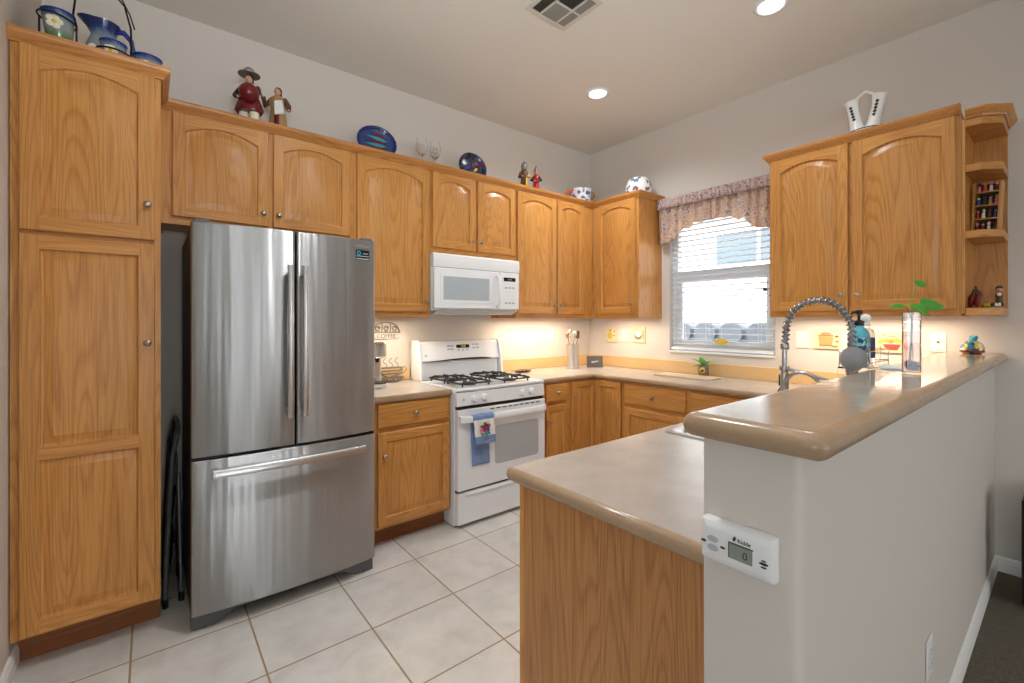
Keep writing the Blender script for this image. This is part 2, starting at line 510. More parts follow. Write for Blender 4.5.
# window wall: opening y 1.40..2.27, z 1.09..2.26
WY0, WY1, WZ0, WZ1 = 1.40, 2.27, 1.085, 2.27
m = MB()
m.box(XB, XB + .14, -4.5, WY0, 0, ZC); m.box(XB, XB + .14, WY1, YA, 0, ZC)
m.box(XB, XB + .14, WY0, WY1, 0, WZ0); m.box(XB, XB + .14, WY0, WY1, WZ1, ZC)
struct(m.build('wall_window', 'wall_paint'))
m = MB(); m.box(XW - .11, XW, 1.5, YA, 0, ZC); struct(m.build('wall_left', 'wall_paint'))
# south wall of the living area, unseen slots sized and placed for the fridge's streaks
m = MB()
x_ = -4.0
for a_, b_ in SOUTH:
    m.box(x_, a_, -4.6, -4.5, 0, ZC); m.box(a_, b_, -4.6, -4.5, 2.22, ZC); m.box(a_, b_, -4.6, -4.5, 0, .18); x_ = b_
m.box(x_, XB + .1, -4.6, -4.5, 0, ZC)
struct(m.build('wall_south', 'wall_paint'))
m = MB()
m.box(-4.1, -4.0, -4.5, -2.4, 0, ZC); m.box(-4.1, -4.0, 0, YA, 0, ZC); m.box(-4.1, -4.0, -2.4, 0, 0, .6); m.box(-4.1, -4.0, -2.4, 0, 2.2, ZC)
struct(m.build('wall_west', 'wall_paint'))
# added unseen slabs: one blocks sun at the west opening, one shades the blind
m = MB(); m.box(-7.1, -4.1, -5, 4, 2.5, 2.62); struct(m.build('sun_block_slab', 'trim_paint'))
m = MB(); m.box(XB + .142, XB + .75, .2, 3.3, 2.55, 2.67); struct(m.build('sky_block_slab', 'trim_paint'))
# half wall that carries the bar
HX0, HY0, HY1, HZ = .835, .284, .453, 1.139
m = MB()
m.prism(round_poly([(HX0, HY0), (XB, HY0), (XB, HY1), (HX0, HY1)], [.022, 0, 0, .006]), 'z', 0, HZ)
struct(m.build('wall_half', 'wall_paint', smooth=40))
def baseboard(name, path):
    mb = MB()
    sweep_profile(mb, path, [(0, 0), (.013, 0), (.013, .055), (.010, .062), (.009, .072), (.004, .080), (0, .082)])
    return struct(mb.build(name, 'trim_paint'))
baseboard('baseboard_half', [(HX0 + .03, HY0), (XB - .0135, HY0)])
baseboard('baseboard_window', [(XB, HY0), (XB, -4.4)])
baseboard('baseboard_left', [(XW, 1.5), (XW, 2.655)])

# ------------------------------------------------------------------ cabinets
G_DOOR = .0015
def arch_outline(x0, x1, z0, z1, rise, n=14):
    """counter-clockwise opening outline (x, z); rise 0 = square top"""
    pts = [(x0, z0), (x1, z0)]
    if rise <= 0:
        return pts + [(x1, z1), (x0, z1)]
    for k in range(n + 1):
        f = k / n
        pts.append((x1 + (x0 - x1) * f, z1 - rise + rise * (1 - (2 * f - 1) ** 2)))
    return pts
def scale_outline(pts, d):
    xs = [p[0] for p in pts]; zs = [p[1] for p in pts]
    x0, x1, z0 = min(xs), max(xs), min(zs); cx = (x0 + x1) / 2
    fx = (x1 - x0 - 2 * d) / (x1 - x0)
    return [(cx + (x - cx) * fx, z + d if z == z0 else z - d) for x, z in pts]
KNOB = None
def knob(parent, x, y, z):
    global KNOB
    if KNOB is None:
        mb = MB()
        mb.lathe([(.006, 0), (.005, .010), (.008, .013), (.0135, .017), (.0145, .021), (.012, .025), (.006, .0275), (0, .028)], (0, 0, 0), (0, -1, 0), 14)
        KNOB = mb.build('knob', 'nickel', parent, (x, y, z), smooth=40)
        return KNOB
    o = KNOB.copy(); COL.objects.link(o); o.parent = parent; o.location = (x, y, z)
    return o
def door(parent, x, z, w, h, arch=True, kn=None, mid=None, grain='v', yf=0., stile=.052, T=.02, name='door'):
    """raised-panel door: local frame x right, z up, front toward -y. yf = plane of the face frame"""
    mb = MB()
    a, b = stile, w - stile
    rise = min(.055, .13 * (b - a)) if arch else 0
    top = h - stile + (.004 if arch else 0)
    e = .004                                                    # eased outer edge
    F, Bk = -T, -.0008
    # stiles
    def stl(x0, x1):
        mb.loops([[(x0, Bk, 0), (x1, Bk, 0), (x1, Bk, h), (x0, Bk, h)], [(x0, F + e, 0), (x1, F + e, 0), (x1, F + e, h), (x0, F + e, h)],
                  [(x0 + (e if x0 == 0 else .0), F, e), (x1 - (e if x1 == w else 0), F, e), (x1 - (e if x1 == w else 0), F, h - e), (x0 + (e if x0 == 0 else 0), F, h - e)]], 0)
    stl(0, a); stl(b, w)
    mb.loops([[(a, Bk, 0), (b, Bk, 0), (b, Bk, stile), (a, Bk, stile)], [(a, F + e, 0), (b, F + e, 0), (b, F + e, stile), (a, F + e, stile)],
              [(a, F, e), (b, F, e), (b, F, stile), (a, F, stile)]], 1)
    n = 14
    low = [(a + (b - a) * k / n, top - rise + rise * (1 - (2 * k / n - 1) ** 2)) for k in range(n + 1)]
    poly = low + [(b, h), (a, h)]
    poly2 = low + [(b, h - e), (a, h - e)]
    mb.loops([[(p[0], Bk, p[1]) for p in poly], [(p[0], F + e, p[1]) for p in poly], [(p[0], F, p[1]) for p in poly2]], 1)
    fields = [(stile, top, rise)]
    if mid:
        mw = .05
        mb.box(a, b, F, Bk, mid - mw / 2, mid + mw / 2, 1)
        fields = [(stile, mid - mw / 2, 0), (mid + mw / 2, top, rise)]
    d = mb.build(name, ['oak_vertical', 'oak_horizontal'], parent, (x, yf, z), smooth=30)
    for z0, z1, rs in fields:
        pb = MB()
        o0 = arch_outline(a, b, z0, z1, rs)
        L = []
        for dd, y in ((-.0005, F + .002), (.005, F + .010), (.009, F + .011), (.036, F + .0035), (.038, F + .0025)):
            L.append([(p[0], y, p[1]) for p in scale_outline(o0, dd)])
        pb.loops(L, 0, cap0=False)
        pb.build('panel', 'oak_vertical' if grain == 'v' else 'oak_horizontal', d, smooth=25)
    if kn: knob(d, kn[0], F, kn[1])
    return d
def drawer_front(parent, x, z, w, h, yf=0., kn=True, name='drawer', T=.02):
    mb = MB()
    L = []
    for dd, y in ((0, -.0008), (0, -T + .007), (.004, -T + .003), (.010, -T + .0015), (.014, -T)):
        L.append([(dd, y, dd), (w - dd, y, dd), (w - dd, y, h - dd), (dd, y, h - dd)])
    mb.loops(L, 0)
    d = mb.build(name, 'oak_horizontal', parent, (x, yf, z), smooth=20)
    if kn: knob(d, w / 2, -T, h / 2)
    return d
def frame_and_box(t, w, depth, z0, z1, stiles, rails, toe=None, hollow_bottom=.018, side_r=True):
    """face frame 2 cm thick plus the carcass behind it"""
    mb = MB()
    for x0, x1 in stiles: mb.box(x0, x1, 0, .02, z0, z1, 0)
    zz = sorted(rails)
    edges = sorted(stiles)
    for r0, r1 in zz:
        for (p0, p1), (q0, q1) in zip(edges, edges[1:]):
            mb.box(p1, q0, .0005, .02, r0, r1, 1)
    mb.build('face_frame', ['oak_vertical', 'oak_horizontal'], t)
    mb = MB()
    tk = .016
    mb.box(0.0005, tk, .0205, depth, z0, z1, 0); mb.box(w - tk, w - .0005, .0205, depth, z0, z1, 0)
    mb.box(tk, w - tk, .0205, depth, z1 - tk, z1, 0)
    mb.box(tk, w - tk, .0205, depth, z0 + hollow_bottom, z0 + hollow_bottom + tk, 0)
    mb.box(tk, w - tk, depth - .006, depth, z0 + hollow_bottom + tk, z1 - tk, 0)
    mb.build('carcass', 'oak_side', t)
    if toe:
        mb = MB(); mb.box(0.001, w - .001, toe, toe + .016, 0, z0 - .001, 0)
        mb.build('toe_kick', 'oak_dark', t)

UD = .342      # depth of the wall units incl. frame
UYF = 2.87     # their face-frame plane
UX = 3.272     # face-frame plane of the wall units on the window wall
ZT = 2.44
def unit(name, label, x0, yf, rz, w, z0, z1, stiles, rails, depth, group=None, toe=False):
    t = thing(name, label, 'cabinet', (x0, yf, 0) if rz == 0 else (yf, x0, 0), rz, group)
    frame_and_box(t, w, depth, z0, z1, stiles, rails, toe)
    return t

# pantry
px0, pyf = -.418, 2.535
w = .036 - px0
t = unit('pantry_cabinet', 'tall oak pantry cabinet standing against the left wall beside the refrigerator', px0, pyf, 0, w, .134, ZT,
         [(0, .05), (w - .04, w)], [(.134, .17), (1.69, 1.73), (2.41, ZT)], YA - pyf - .002, toe=.105)
dx = -.393 - px0
door(t, dx, .145, .409, 1.553, arch=False, kn=(.409 - .026, 1.266 - .145), mid=.70, stile=.056)
door(t, dx, 1.712, .409, .715, kn=(.409 - .026, 1.863 - 1.712), stile=.056)

# wall units along the back wall, left to right
uw = [('wall_cabinet', 'short oak wall cabinet with two arched doors above the refrigerator', .0375, 1.003, 1.855,
       [(.085, .437, 'r'), (.546, .435, 'l')]),
      ('wall_cabinet', 'tall single door oak wall cabinet between the refrigerator top and the microwave', 1.004, 1.5455, 1.387, [(1.024, .511, 'r')]),
      ('wall_cabinet', 'short oak wall cabinet with two small arched doors above the microwave', 1.5465, 2.3295, 1.85,
       [(1.562, .367, 'r'), (1.948, .369, 'l')]),
      ('wall_cabinet', 'tall oak wall cabinet right of the microwave with two doors running into the corner', 2.3305, 3.268, 1.387,
       [(2.341, .440, 'r'), (2.796, .345, 'l')])]
for nm, lb, a, b, z0, drs in uw:
    st = [(0, drs[0][0] - a + .012)]
    if len(drs) == 2:
        st.append((drs[0][0] + drs[0][1] - a - .012, drs[1][0] - a + .012))
    st.append((drs[-1][0] + drs[-1][1] - a - .012, b - a))
    t = unit(nm, lb, a, UYF, 0, b - a, z0, ZT, st, [(z0, z0 + .05), (ZT - .04, ZT)], UD)
    zb = z0 + .038
    for dx, dw, side in drs:
        kx = dw - .027 if side == 'r' else .027
        door(t, dx - a, zb, dw, 2.425 - zb, kn=(kx, .075 if z0 < 1.5 else .07))
# wall unit in the corner on the window wall (local x runs towards the viewer's right = -y)
t = unit('wall_cabinet', 'single door oak wall cabinet on the window wall left of the valance', 2.868, UX, -PI / 2, .518, 1.387, ZT,
         [(0, .085), (.47, .518)], [(1.387, 1.437), (2.40, ZT)], UD)
door(t, 2.868 - 2.80, 1.425, .425, 1.0, kn=(.425 - .035, .09))
# right wall unit
t = unit('wall_cabinet', 'wide oak wall cabinet with two tall doors to the right of the window', 1.30, UX, -PI / 2, .925, 1.387, ZT,
         [(0, .06), (.43, .48), (.90, .925)], [(1.387, 1.437), (2.40, ZT)], UD)
door(t, 1.30 - 1.282, 1.425, .424, 1.0, kn=(.424 - .03, .09))
door(t, 1.30 - .839, 1.425, .444, 1.0, kn=(.03, .09))

# open corner shelf at the end of the right wall unit
t = thing('corner_shelf', 'open oak end shelf unit with angled shelves at the right end of the wall cabinets', 'shelf', (UX, .374, 0), -PI / 2)
SW, SD = .142, XB - UX - .001
mb = MB(); mb.box(.0, .012, .001, SD, 1.40, 2.40); mb.build('side_panel', 'oak_side', t)
mb = MB(); mb.box(.0125, SW - .003, SD - .012, SD, 1.40, 2.40); mb.build('back_panel', 'oak_vertical', t)
for z, nm in ((1.390, 'bottom_shelf'), (1.786, 'shelf'), (2.126, 'shelf'), (2.357, 'top_board')):
    mb = MB()
    mb.prism([(.013, -.001), (.074, -.001), (SW, .070), (SW, SD - .0125), (.013, SD - .0125)], 'z', z, z + .038)
    mb.build(nm, 'oak_horizontal', t, bevel=.003)
mb = MB()
pr = [(0, 2.396), (.006, 2.396), (.010, 2.405), (.018, 2.412), (.026, 2.424), (.032, 2.432), (.032, 2.440), (0, 2.440)]
sweep_profile(mb, [(.013, -.001), (.074, -.001), (SW, .070), (SW, SD)], pr)
mb.build('crown', 'oak_crown', t)
mb = MB(); mb.prism([(.013, -.001), (.074, -.001), (SW, .070), (SW, SD), (.013, SD)], 'z', 2.3955, 2.432); mb.build('top_cap', 'oak_horizontal', t)

# crown mouldings
CP = [(0, 2.428), (.010, 2.428), (.014, 2.438), (.022, 2.446), (.030, 2.458), (.034, 2.468), (.034, 2.478), (0, 2.478)]
CP = [(o + .0005, u) for o, u in CP]
def crown(path, label):
    mb = MB(); sweep_profile(mb, path, CP)
    o = mb.build('crown_moulding', 'oak_crown', smooth=25)
    tag(o, label, 'moulding')
CPk = CP
crown([(XW + .0005, pyf), (.036, pyf), (.036, UYF - .0355)], 'oak crown moulding around the top of the tall pantry cabinet')
crown([(.038, UYF), (UX, UYF), (UX, 2.35), (XB - .001, 2.35)], 'long oak crown moulding running over the left wall cabinets and around the corner')
crown([(XB - .001, 1.3005), (UX, 1.3005)][::-1][::-1] + [(UX, .3755)], 'oak crown moulding along the top of the cabinet right of the window')

# ------------------------------------------------------------------ base cabinets
BYF, BD = 2.60, YA - 2.60 - .002
def base_unit(label, a, b, drs, yf=BYF, rz=0, x=None):
    t = unit('base_cabinet', label, a, yf, rz, b - a if rz == 0 else a - b, .115, .873, drs['stiles'], drs['rails'], BD, toe=.08)
    return t
a, b = 1.0, 1.551
t = base_unit('oak base cabinet with one drawer and one door between refrigerator and stove', a, b,
              dict(stiles=[(0, .065), (.52, .551)], rails=[(.115, .16), (.68, .735), (.85, .873)]))
drawer_front(t, .05, .722, .483, .138); door(t, .05, .135, .49, .558, arch=False, kn=(.035, .42))
a, b = 2.333, 2.68
t = base_unit('narrow oak base cabinet with drawer over door just right of the stove', a, b,
              dict(stiles=[(0, .09), (.295, .347)], rails=[(.115, .16), (.68, .735), (.85, .873)]))
drawer_front(t, .078, .722, .233, .138); door(t, .078, .135, .233, .558, arch=False, kn=(.03, .44), stile=.045)
# corner carousel: two doors hinged together in the inside corner
BXF = 2.99
t = thing('corner_base_cabinet', 'oak corner base cabinet with two doors meeting at a right angle', 'cabinet', (2.682, BYF, 0))
mb = MB(); mb.box(0, .02, 0, .02, .115, .873); mb.box(.0205, .328, .0, .02, .85, .873, 1); mb.box(.0205, .328, .0, .02, .115, .15, 1)
mb.box(.308, .328, -.29, -.31, .115, .873); mb.box(.308, .328, -.29, 0, .85, .873, 1); mb.box(.308, .328, -.29, 0, .115, .15, 1)
mb.build('face_frame', ['oak_vertical', 'oak_horizontal'], t)
mb = MB(); mb.prism([(0, .0205), (.3285, .0205), (.3285, -.31), (.93, -.31), (.93, BD), (0, BD)], 'z', .115, .873); mb.build('carcass', 'oak_side', t)
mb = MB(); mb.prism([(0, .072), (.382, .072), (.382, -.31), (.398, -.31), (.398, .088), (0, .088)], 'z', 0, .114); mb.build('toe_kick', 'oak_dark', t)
d = door(t, .018, .135, .285, .725, arch=False, kn=(.03, .60), stile=.045)
d2 = door(t, 0, .135, .265, .725, arch=False, stile=.045)
d2.location = (.308, -.022, .135); d2.rotation_euler = (0, 0, -PI / 2)
# window wall run: drawer unit then the sink side
t = unit('base_cabinet', 'oak base cabinet with a wide drawer under the window counter', 2.288, BXF, -PI / 2, .568, .115, .873,
         [(0, .03), (.53, .568)], [(.115, .16), (.66, .72), (.85, .873)], XB - BXF - .002, toe=.08)
drawer_front(t, .012, .70, .535, .155); door(t, .012, .135, .535, .535, arch=False, kn=(.50, .44))
t = unit('base_cabinet', 'oak base cabinet with false drawer front in the corner by the peninsula', 1.719, BXF, -PI / 2, .66, .115, .873,
         [(0, .03), (.60, .66)], [(.115, .16), (.66, .72), (.85, .873)], XB - BXF - .002, toe=.08)
drawer_front(t, .016, .70, .58, .155, kn=False, name='false_drawer_front'); door(t, .016, .135, .58, .535, arch=False, kn=(.04, .44))

# peninsula: end panel faces the camera
PX0, PY1 = .875, 1.058
t = thing('peninsula_cabinet', 'oak peninsula base cabinet with plain end panel under the low counter', 'cabinet', (PX0, HY1, 0))
L_ = BXF - PX0 - .004
mb = MB(); mb.box(0, .012, .001, PY1 - HY1 - .02, 0, .873); mb.build('end_panel', 'oak_end_panel', t, bevel=.001)
mb = MB(); mb.box(0.0, .03, PY1 - HY1 - .0195, PY1 - HY1, .0, .873); mb.build('corner_stile', 'oak_vertical', t, bevel=.002)
mb = MB(); mb.box(.0125, 1.13 - .4, .001, PY1 - HY1 - .021, .115, .873); mb.box(.73, 1.54, .001, PY1 - HY1 - .021, .115, .70); mb.box(1.54, L_, .001, PY1 - HY1 - .021, .115, .873)
mb.build('carcass', 'oak_side', t)
mb = MB()
FY = PY1 - HY1
for x0, x1 in ((.0305, .06), (.50, .54), (1.36, 1.40), (L_ - .05, L_)): mb.box(x0, x1, FY - .02, FY, .115, .873, 0)
for z0, z1 in ((.115, .16), (.68, .72), (.85, .873)):
    for x0, x1 in ((.06, .50), (.54, 1.36), (1.40, L_ - .05)): mb.box(x0, x1, FY - .02, FY - .0005, z0, z1, 1)
mb.build('face_frame', ['oak_vertical', 'oak_horizontal'], t)
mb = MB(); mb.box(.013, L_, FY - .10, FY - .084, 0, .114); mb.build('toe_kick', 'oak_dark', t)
for x0, ww in ((.05, .46), (.53, .42), (.96, .41), (1.39, .62)):
    d = door(t, 0, .135, ww, .71, arch=False, kn=(.035, .6)); d.location = (x0 + ww, FY, .135); d.rotation_euler = (0, 0, PI)

# ------------------------------------------------------------------ counters and bar top
CZ0, CZ1 = .8735, .914
CM = ['counter_laminate', 'nose_laminate', 'backsplash_laminate']
mb = MB()
slab(mb, [(1.0, 2.574), (1.5535, 2.574), (1.5535, YA - .001), (1.0, YA - .001)], CZ0, CZ1, .008)
o = mb.build('countertop', CM, smooth=50)
tag(o, 'short beige countertop between the refrigerator and the stove', 'countertop')
mb = MB(); mb.box(1.0, 1.5535, YA - .02, YA - .001, CZ1, 1.0135); mb.build('backsplash', 'backsplash_laminate', o, bevel=.003)
def hole_slab(mb, outer, hole, z0, z1, r):
    """bullnosed slab whose top and bottom are pierced by a rectangular hole"""
    seg = 5; zm, rv = (z0 + z1) / 2, (z1 - z0) / 2
    L = []
    for k in range(2 * seg + 1):
        a_ = -PI / 2 + PI * k / (2 * seg)
        L.append([mb.bm.verts.new((x, y, zm + rv * math.sin(a_))) for x, y in inset_poly(outer, r * (1 - math.cos(a_)))])
    L = [[mb.bm.verts.new((x, y, z0)) for x, y in inset_poly(outer, r + .002)]] + L + [[mb.bm.verts.new((x, y, z1)) for x, y in inset_poly(outer, r + .002)]]
    n = len(outer)
    for p, q in zip(L, L[1:]):
        for i in range(n): mb.face([p[i], p[(i + 1) % n], q[(i + 1) % n], q[i]], 1)
    for ring, z in ((L[0], z0), (L[-1], z1)):
        hv = [mb.bm.verts.new((x, y, z)) for x, y in hole]
        es = []
        for rg in (ring, hv):
            for i in range(len(rg)):
                v0, v1 = rg[i], rg[(i + 1) % len(rg)]
                es.append(mb.bm.edges.get((v0, v1)) or mb.bm.edges.new((v0, v1)))
        rr = bmesh.ops.triangle_fill(mb.bm, edges=es, use_beauty=True)
        for g in rr['geom']:
            if isinstance(g, bmesh.types.BMFace): g.material_index = 0
        if z == z0: hb = hv
        else: ht = hv
    for i in range(len(hb)):
        j = (i + 1) % len(hb)
        mb.face([hb[j], hb[i], ht[i], ht[j]], 0)
SX0, SX1, SY0, SY1 = 1.632, 2.388, .555, 1.028       # sink cut-out
CYF, CXF = 2.574, 2.964
PTX, PTY = .848, 1.100
mb = MB()
outer = [(2.3295, CYF), (CXF, CYF), (CXF, PTY), (PTX, PTY), (PTX, HY1 + .001), (XB - .001, HY1 + .001), (XB - .001, YA - .001), (2.3295, YA - .001)]
outer = outer if sum((outer[i - 1][0] * outer[i][1] - outer[i][0] * outer[i - 1][1]) for i in range(len(outer))) > 0 else outer[::-1]
i_ = outer.index((PTX, PTY))
rad = [0] * len(outer); rad[i_] = .022
outer = round_poly([p for p in outer], rad, 5)
out2 = []
for p in outer:
    if not out2 or (Vector(p) - Vector(out2[-1])).length > 1e-4: out2.append(p)
hole_slab(mb, out2, [(SX0, SY0), (SX1, SY0), (SX1, SY1), (SX0, SY1)], CZ0, CZ1, .016)
o = mb.build('countertop', CM, smooth=50)
tag(o, 'long beige countertop running from the stove round the window wall onto the peninsula', 'countertop')
mb = MB(); mb.box(2.3295, XB - .0205, YA - .02, YA - .001, CZ1, 1.0135); mb.box(XB - .02, XB - .001, HY1 + .002, YA - .001, CZ1, 1.0135)
mb.build('backsplash', 'backsplash_laminate', o, bevel=.003)

BZ0, BZ1 = 1.1395, 1.185
mb = MB()
slab(mb, round_poly([(.802, .236), (XB - .001, .236), (XB - .001, .484), (.802, .484)], [.03, 0, 0, .024]), BZ0, BZ1, .022)
o = mb.build('bar_top', ['bar_laminate', 'nose_laminate'], smooth=50)
tag(o, 'raised glossy beige bar top on the white half wall', 'countertop')

# ------------------------------------------------------------------ refrigerator
FX0, FX1, FYF = .137, .955, 2.372
t = thing('refrigerator', 'large stainless steel french door refrigerator with freezer drawer below', 'refrigerator', (FX0, FYF, 0))
FW = FX1 - FX0
mb = MB(); mb.box(.004, FW - .004, .085, .80, .03, 1.785); mb.build('body', 'fridge_side', t, bevel=.006)
def fridge_panel(name, x0, x1, z0, z1, bulge0, bulge1):
    """door skin: the front curves gently across the whole refrigerator"""
    mb = MB(); n = 22
    def yf(x):
        u = (x / FW) * 2 - 1
        return .028 * u * u - .012
    lo = []
    for k in range(n + 1):
        x = x0 + (x1 - x0) * k / n
        ee = min(x - x0, x1 - x)
        r = .010
        ez = (r - math.sqrt(max(0, r * r - (r - min(ee, r)) ** 2)))
        lo.append((x, yf(x) + ez))
    xs = sorted(set([x0, x0 + .001, x0 + .003, x0 + .006, x0 + .01, x1 - .01, x1 - .006, x1 - .003, x1 - .001, x1] + [x0 + (x1 - x0) * k / n for k in range(1, n)]))
    lo = []
    for x in xs:
        ee = min(x - x0, x1 - x, .01)
        lo.append((x, yf(x) + .01 - math.sqrt(max(0, .01 ** 2 - (.01 - ee) ** 2))))
    loop = lo + [(x1, .080), (x0, .080)]
    L = []
    for dz, dy in ((0, .006), (.002, .002), (.006, 0)):
        L.append([(x, y + (dy if y < .079 else 0), z0 + dz) for x, y in loop])
    for dz, dy in ((.006, 0), (.002, .002), (0, .006)):
        L.append([(x, y + (dy if y < .079 else 0), z1 - dz) for x, y in loop])
    mb.loops(L, 0)
    return mb.build(name, 'stainless', t, smooth=35), yf
MIDX = .413
dl, yfun = fridge_panel('door', 0, MIDX - .003, .765, 1.795, 0, 0)
dr, _ = fridge_panel('door', MIDX + .003, FW, .765, 1.795, 0, 0)
fz, _ = fridge_panel('freezer_drawer', 0, FW, .075, .752, 0, 0)
def fridge_handle(parent, x, z0, z1):
    mb = MB(); y0 = yfun(x)
    pts = []
    for k in range(17):
        f = k / 16; z = z0 + (z1 - z0) * f
        off = .052 - .010 * (2 * f - 1) ** 2
        pts.append((x, y0 - off, z))
    mb.tube(pts, .0135, 10)
    for z in (z0 + .04, z1 - .04): mb.tube([(x, y0 + .002, z), (x, y0 - .046, z)], .010, 10)
    return mb.build('handle', 'steel_smooth', parent, smooth=40)
fridge_handle(dl, MIDX - .033, .905, 1.625); fridge_handle(dr, MIDX + .033, .905, 1.625)
mb = MB(); pts = []
for k in range(21):
    f = k / 20; x = .075 + (FW - .15) * f
    pts.append((x, yfun(x) - .050, .694))
lp = []
for p in pts:
    lp.append([(p[0], p[1] - .012, p[2] - .014), (p[0], p[1] + .006, p[2] - .018), (p[0], p[1] + .010, p[2] + .012), (p[0], p[1] - .006, p[2] + .020), (p[0], p[1] - .014, p[2] + .010)])
mb.loops(lp)
for x in (.085, FW - .085): mb.box(x - .012, x + .012, yfun(x) - .045, yfun(x) + .002, .676, .712)
mb.build('handle', 'steel_smooth', fz, smooth=50)
mb = MB(); mb.box(.002, FW - .002, .04, .078, .752, .765)
mb.build('gasket', 'black_plastic', t)
# plinth grille with rounded corner feet
mb = MB()
prof = [(.0, .074), (FW, .074), (FW, .0), (FW - .085, .0), (FW - .12, .012), (FW - .17, .04), (.17, .04), (.12, .012), (.085, .0), (.0, .0)]
mb.prism([(x, z + .003) for x, z in reversed(prof)], 'y', .045, .084)
g = mb.build('base_grille', 'grille_grey', t, bevel=.006, seg=3)
mb = MB()
for x0, x1 in ((.21, .31), (.34, .43), (.45, .55), (.585, .66)):
    mb.box(x0, x1, .0415, .0455, .052, .060); mb.box(x0, x1, .0415, .0455, .064, .070)
mb.build('vent_slot', 'black_plastic', g)
for x in (.05, FW - .05):
    mb = MB(); mb.lathe([(.024, 0), (.026, .004), (.026, .012), (.018, .016)], (x, .075, 0), n=16); mb.build('foot', 'black_plastic', t, smooth=40)
for x in (.04, FW - .04):
    mb = MB(); mb.box(x - .03, x + .03, .03, .12, 1.7855, 1.81); mb.build('hinge_cover', 'grille_grey', t, bevel=.006)
# sticker and raised lettering on the right door
sx_, sz_ = FW - .052, 1.742
mb = MB(); y_ = yfun(sx_) + .0012
ang = math.atan2(.028 * 2 * (sx_ / FW * 2 - 1) * 2 / FW, 1)
mb.box(-.038, .038, -.0012, .0, -.026, .026)
sticker = mb.build('sticker', 'display_dark', dr, (sx_ - .02, y_ - .0035, sz_ - .03), (0, 0, ang))
mb = MB(); mb.lathe([(.0, 0), (.012, 0), (.012, .0008), (.0, .0008)], (-.022, -.0012, .009), (0, -1, 0), 18); mb.build('sticker_emblem', 'teal', sticker)
mb = MB(); mb.lathe([(.0, 0), (.006, 0), (.006, .0008), (.0, .0008)], (-.022, -.002, .009), (0, -1, 0), 14); mb.build('sticker_emblem_centre', 'navy', sticker)
mb = MB(); mb.box(-.036, .036, -.0018, -.0013, -.008, -.0045); mb.box(-.036, .036, -.0018, -.0013, -.023, -.018); mb.box(.0, .03, -.0018, -.0013, .006, .010)
mb.build('sticker_lines', 'button_grey', sticker)
text_obj('brand_lettering', 'SAMSUNG', .017, 'ink_light', dr, (sx_ - .02, yfun(sx_ - .02) - .002, sz_ + .016), (PI / 2, 0, ang))

# ------------------------------------------------------------------ stove
S0, S1, SYF = 1.5555, 2.3275, 2.533
SWd = S1 - S0
t = thing('stove', 'white gas range standing between the two countertops', 'stove', (S0, SYF, 0))
mb = MB(); mb.box(0, SWd, .022, YA - SYF - .03, .012, .893); mb.build('body', 'white_enamel', t, bevel=.003)
mb = MB()
mb.loops([[(0, .0, .8935), (SWd, .0, .8935), (SWd, .624, .8935), (0, .624, .8935)], [(0, -.012, .905), (SWd, -.012, .905), (SWd, .624, .905), (0, .624, .905)],
          [(.004, -.006, .917), (SWd - .004, -.006, .917), (SWd - .004, .624, .917), (.004, .624, .917)], [(.03, .03, .917), (SWd - .03, .03, .917), (SWd - .03, .59, .917), (.03, .59, .917)],
          [(.04, .04, .912), (SWd - .04, .04, .912), (SWd - .04, .58, .912), (.04, .58, .912)]])
mb.build('cooktop', 'white_enamel', t, smooth=30)
# backguard: upright plate and forward-leaning control hood
mb = MB()
mb.prism([(.505, .917), (.515, .935), (.515, 1.045), (.62, 1.045), (.62, .917)], 'x', .03, SWd - .03)
mb.prism([(.500, 1.055), (.530, 1.185), (.545, 1.203), (.62, 1.203), (.62, 1.046), (.515, 1.046)], 'x', .022, SWd - .022)
bg = mb.build('backguard', 'white_enamel', t, (0, .022, 0), bevel=.006, seg=3)
for x0, x1 in ((.0, .0215), (SWd - .0215, SWd)):
    mb = MB(); mb.prism([(.47, .917), (.485, 1.05), (.515, 1.19), (.54, 1.212), (.625, 1.212), (.625, .917)], 'x', x0, x1)
    mb.build('side_cap', 'white_enamel', bg, bevel=.006, seg=3)
mb = MB()
n = 18; up, dn = [], []
for k in range(n + 1):
    f = k / n; x = .10 + (SWd - .20) * f
    dn.append((x, 1.050 + .004 * math.sin(PI * f))); up.append((x, 1.053 + .016 * math.sin(PI * min(1, f * 1.6) * .5) * (1 - (2 * f - 1) ** 6)))
mb.prism(dn + up[::-1], 'y', .4955, .512); mb.build('vent_gap', 'black_plastic', bg)
def on_hood(x, z): return .500 + (z - 1.055) * .030 / .130
mb = MB(); R = Matrix.Rotation(-math.atan2(.030, .130), 3, 'X')
mb.obox((.40, on_hood(.4, 1.16) - .001, 1.160), (.060, .003, .013), R); disp = mb.build('display', 'display_dark', bg)
text_obj('clock_digits', '12:40', .020, 'digit_amber', disp, (.40, on_hood(.4, 1.16) - .0048, 1.160), (PI / 2 - math.atan2(.030, .130), 0, 0))
for x, z, w_ in [(.27, 1.165, .014), (.30, 1.165, .014), (.27, 1.140, .012), (.30, 1.140, .012), (.36, 1.132, .010), (.40, 1.132, .010), (.44, 1.132, .010), (.505, 1.172, .013), (.54, 1.172, .013), (.505, 1.145, .013), (.54, 1.145, .013)]:
    mb = MB(); mb.obox((x, on_hood(x, z) - .0005, z), (w_, .0022, .0065), R); mb.build('button', 'button_grey', bg, bevel=.001)
mb = MB(); mb.lathe([(0, 0), (.010, 0), (.010, .0015), (0, .0015)], (.065, on_hood(.06, 1.10), 1.098), (0, -1, .23), 16); mb.build('round_badge', 'button_grey', bg)
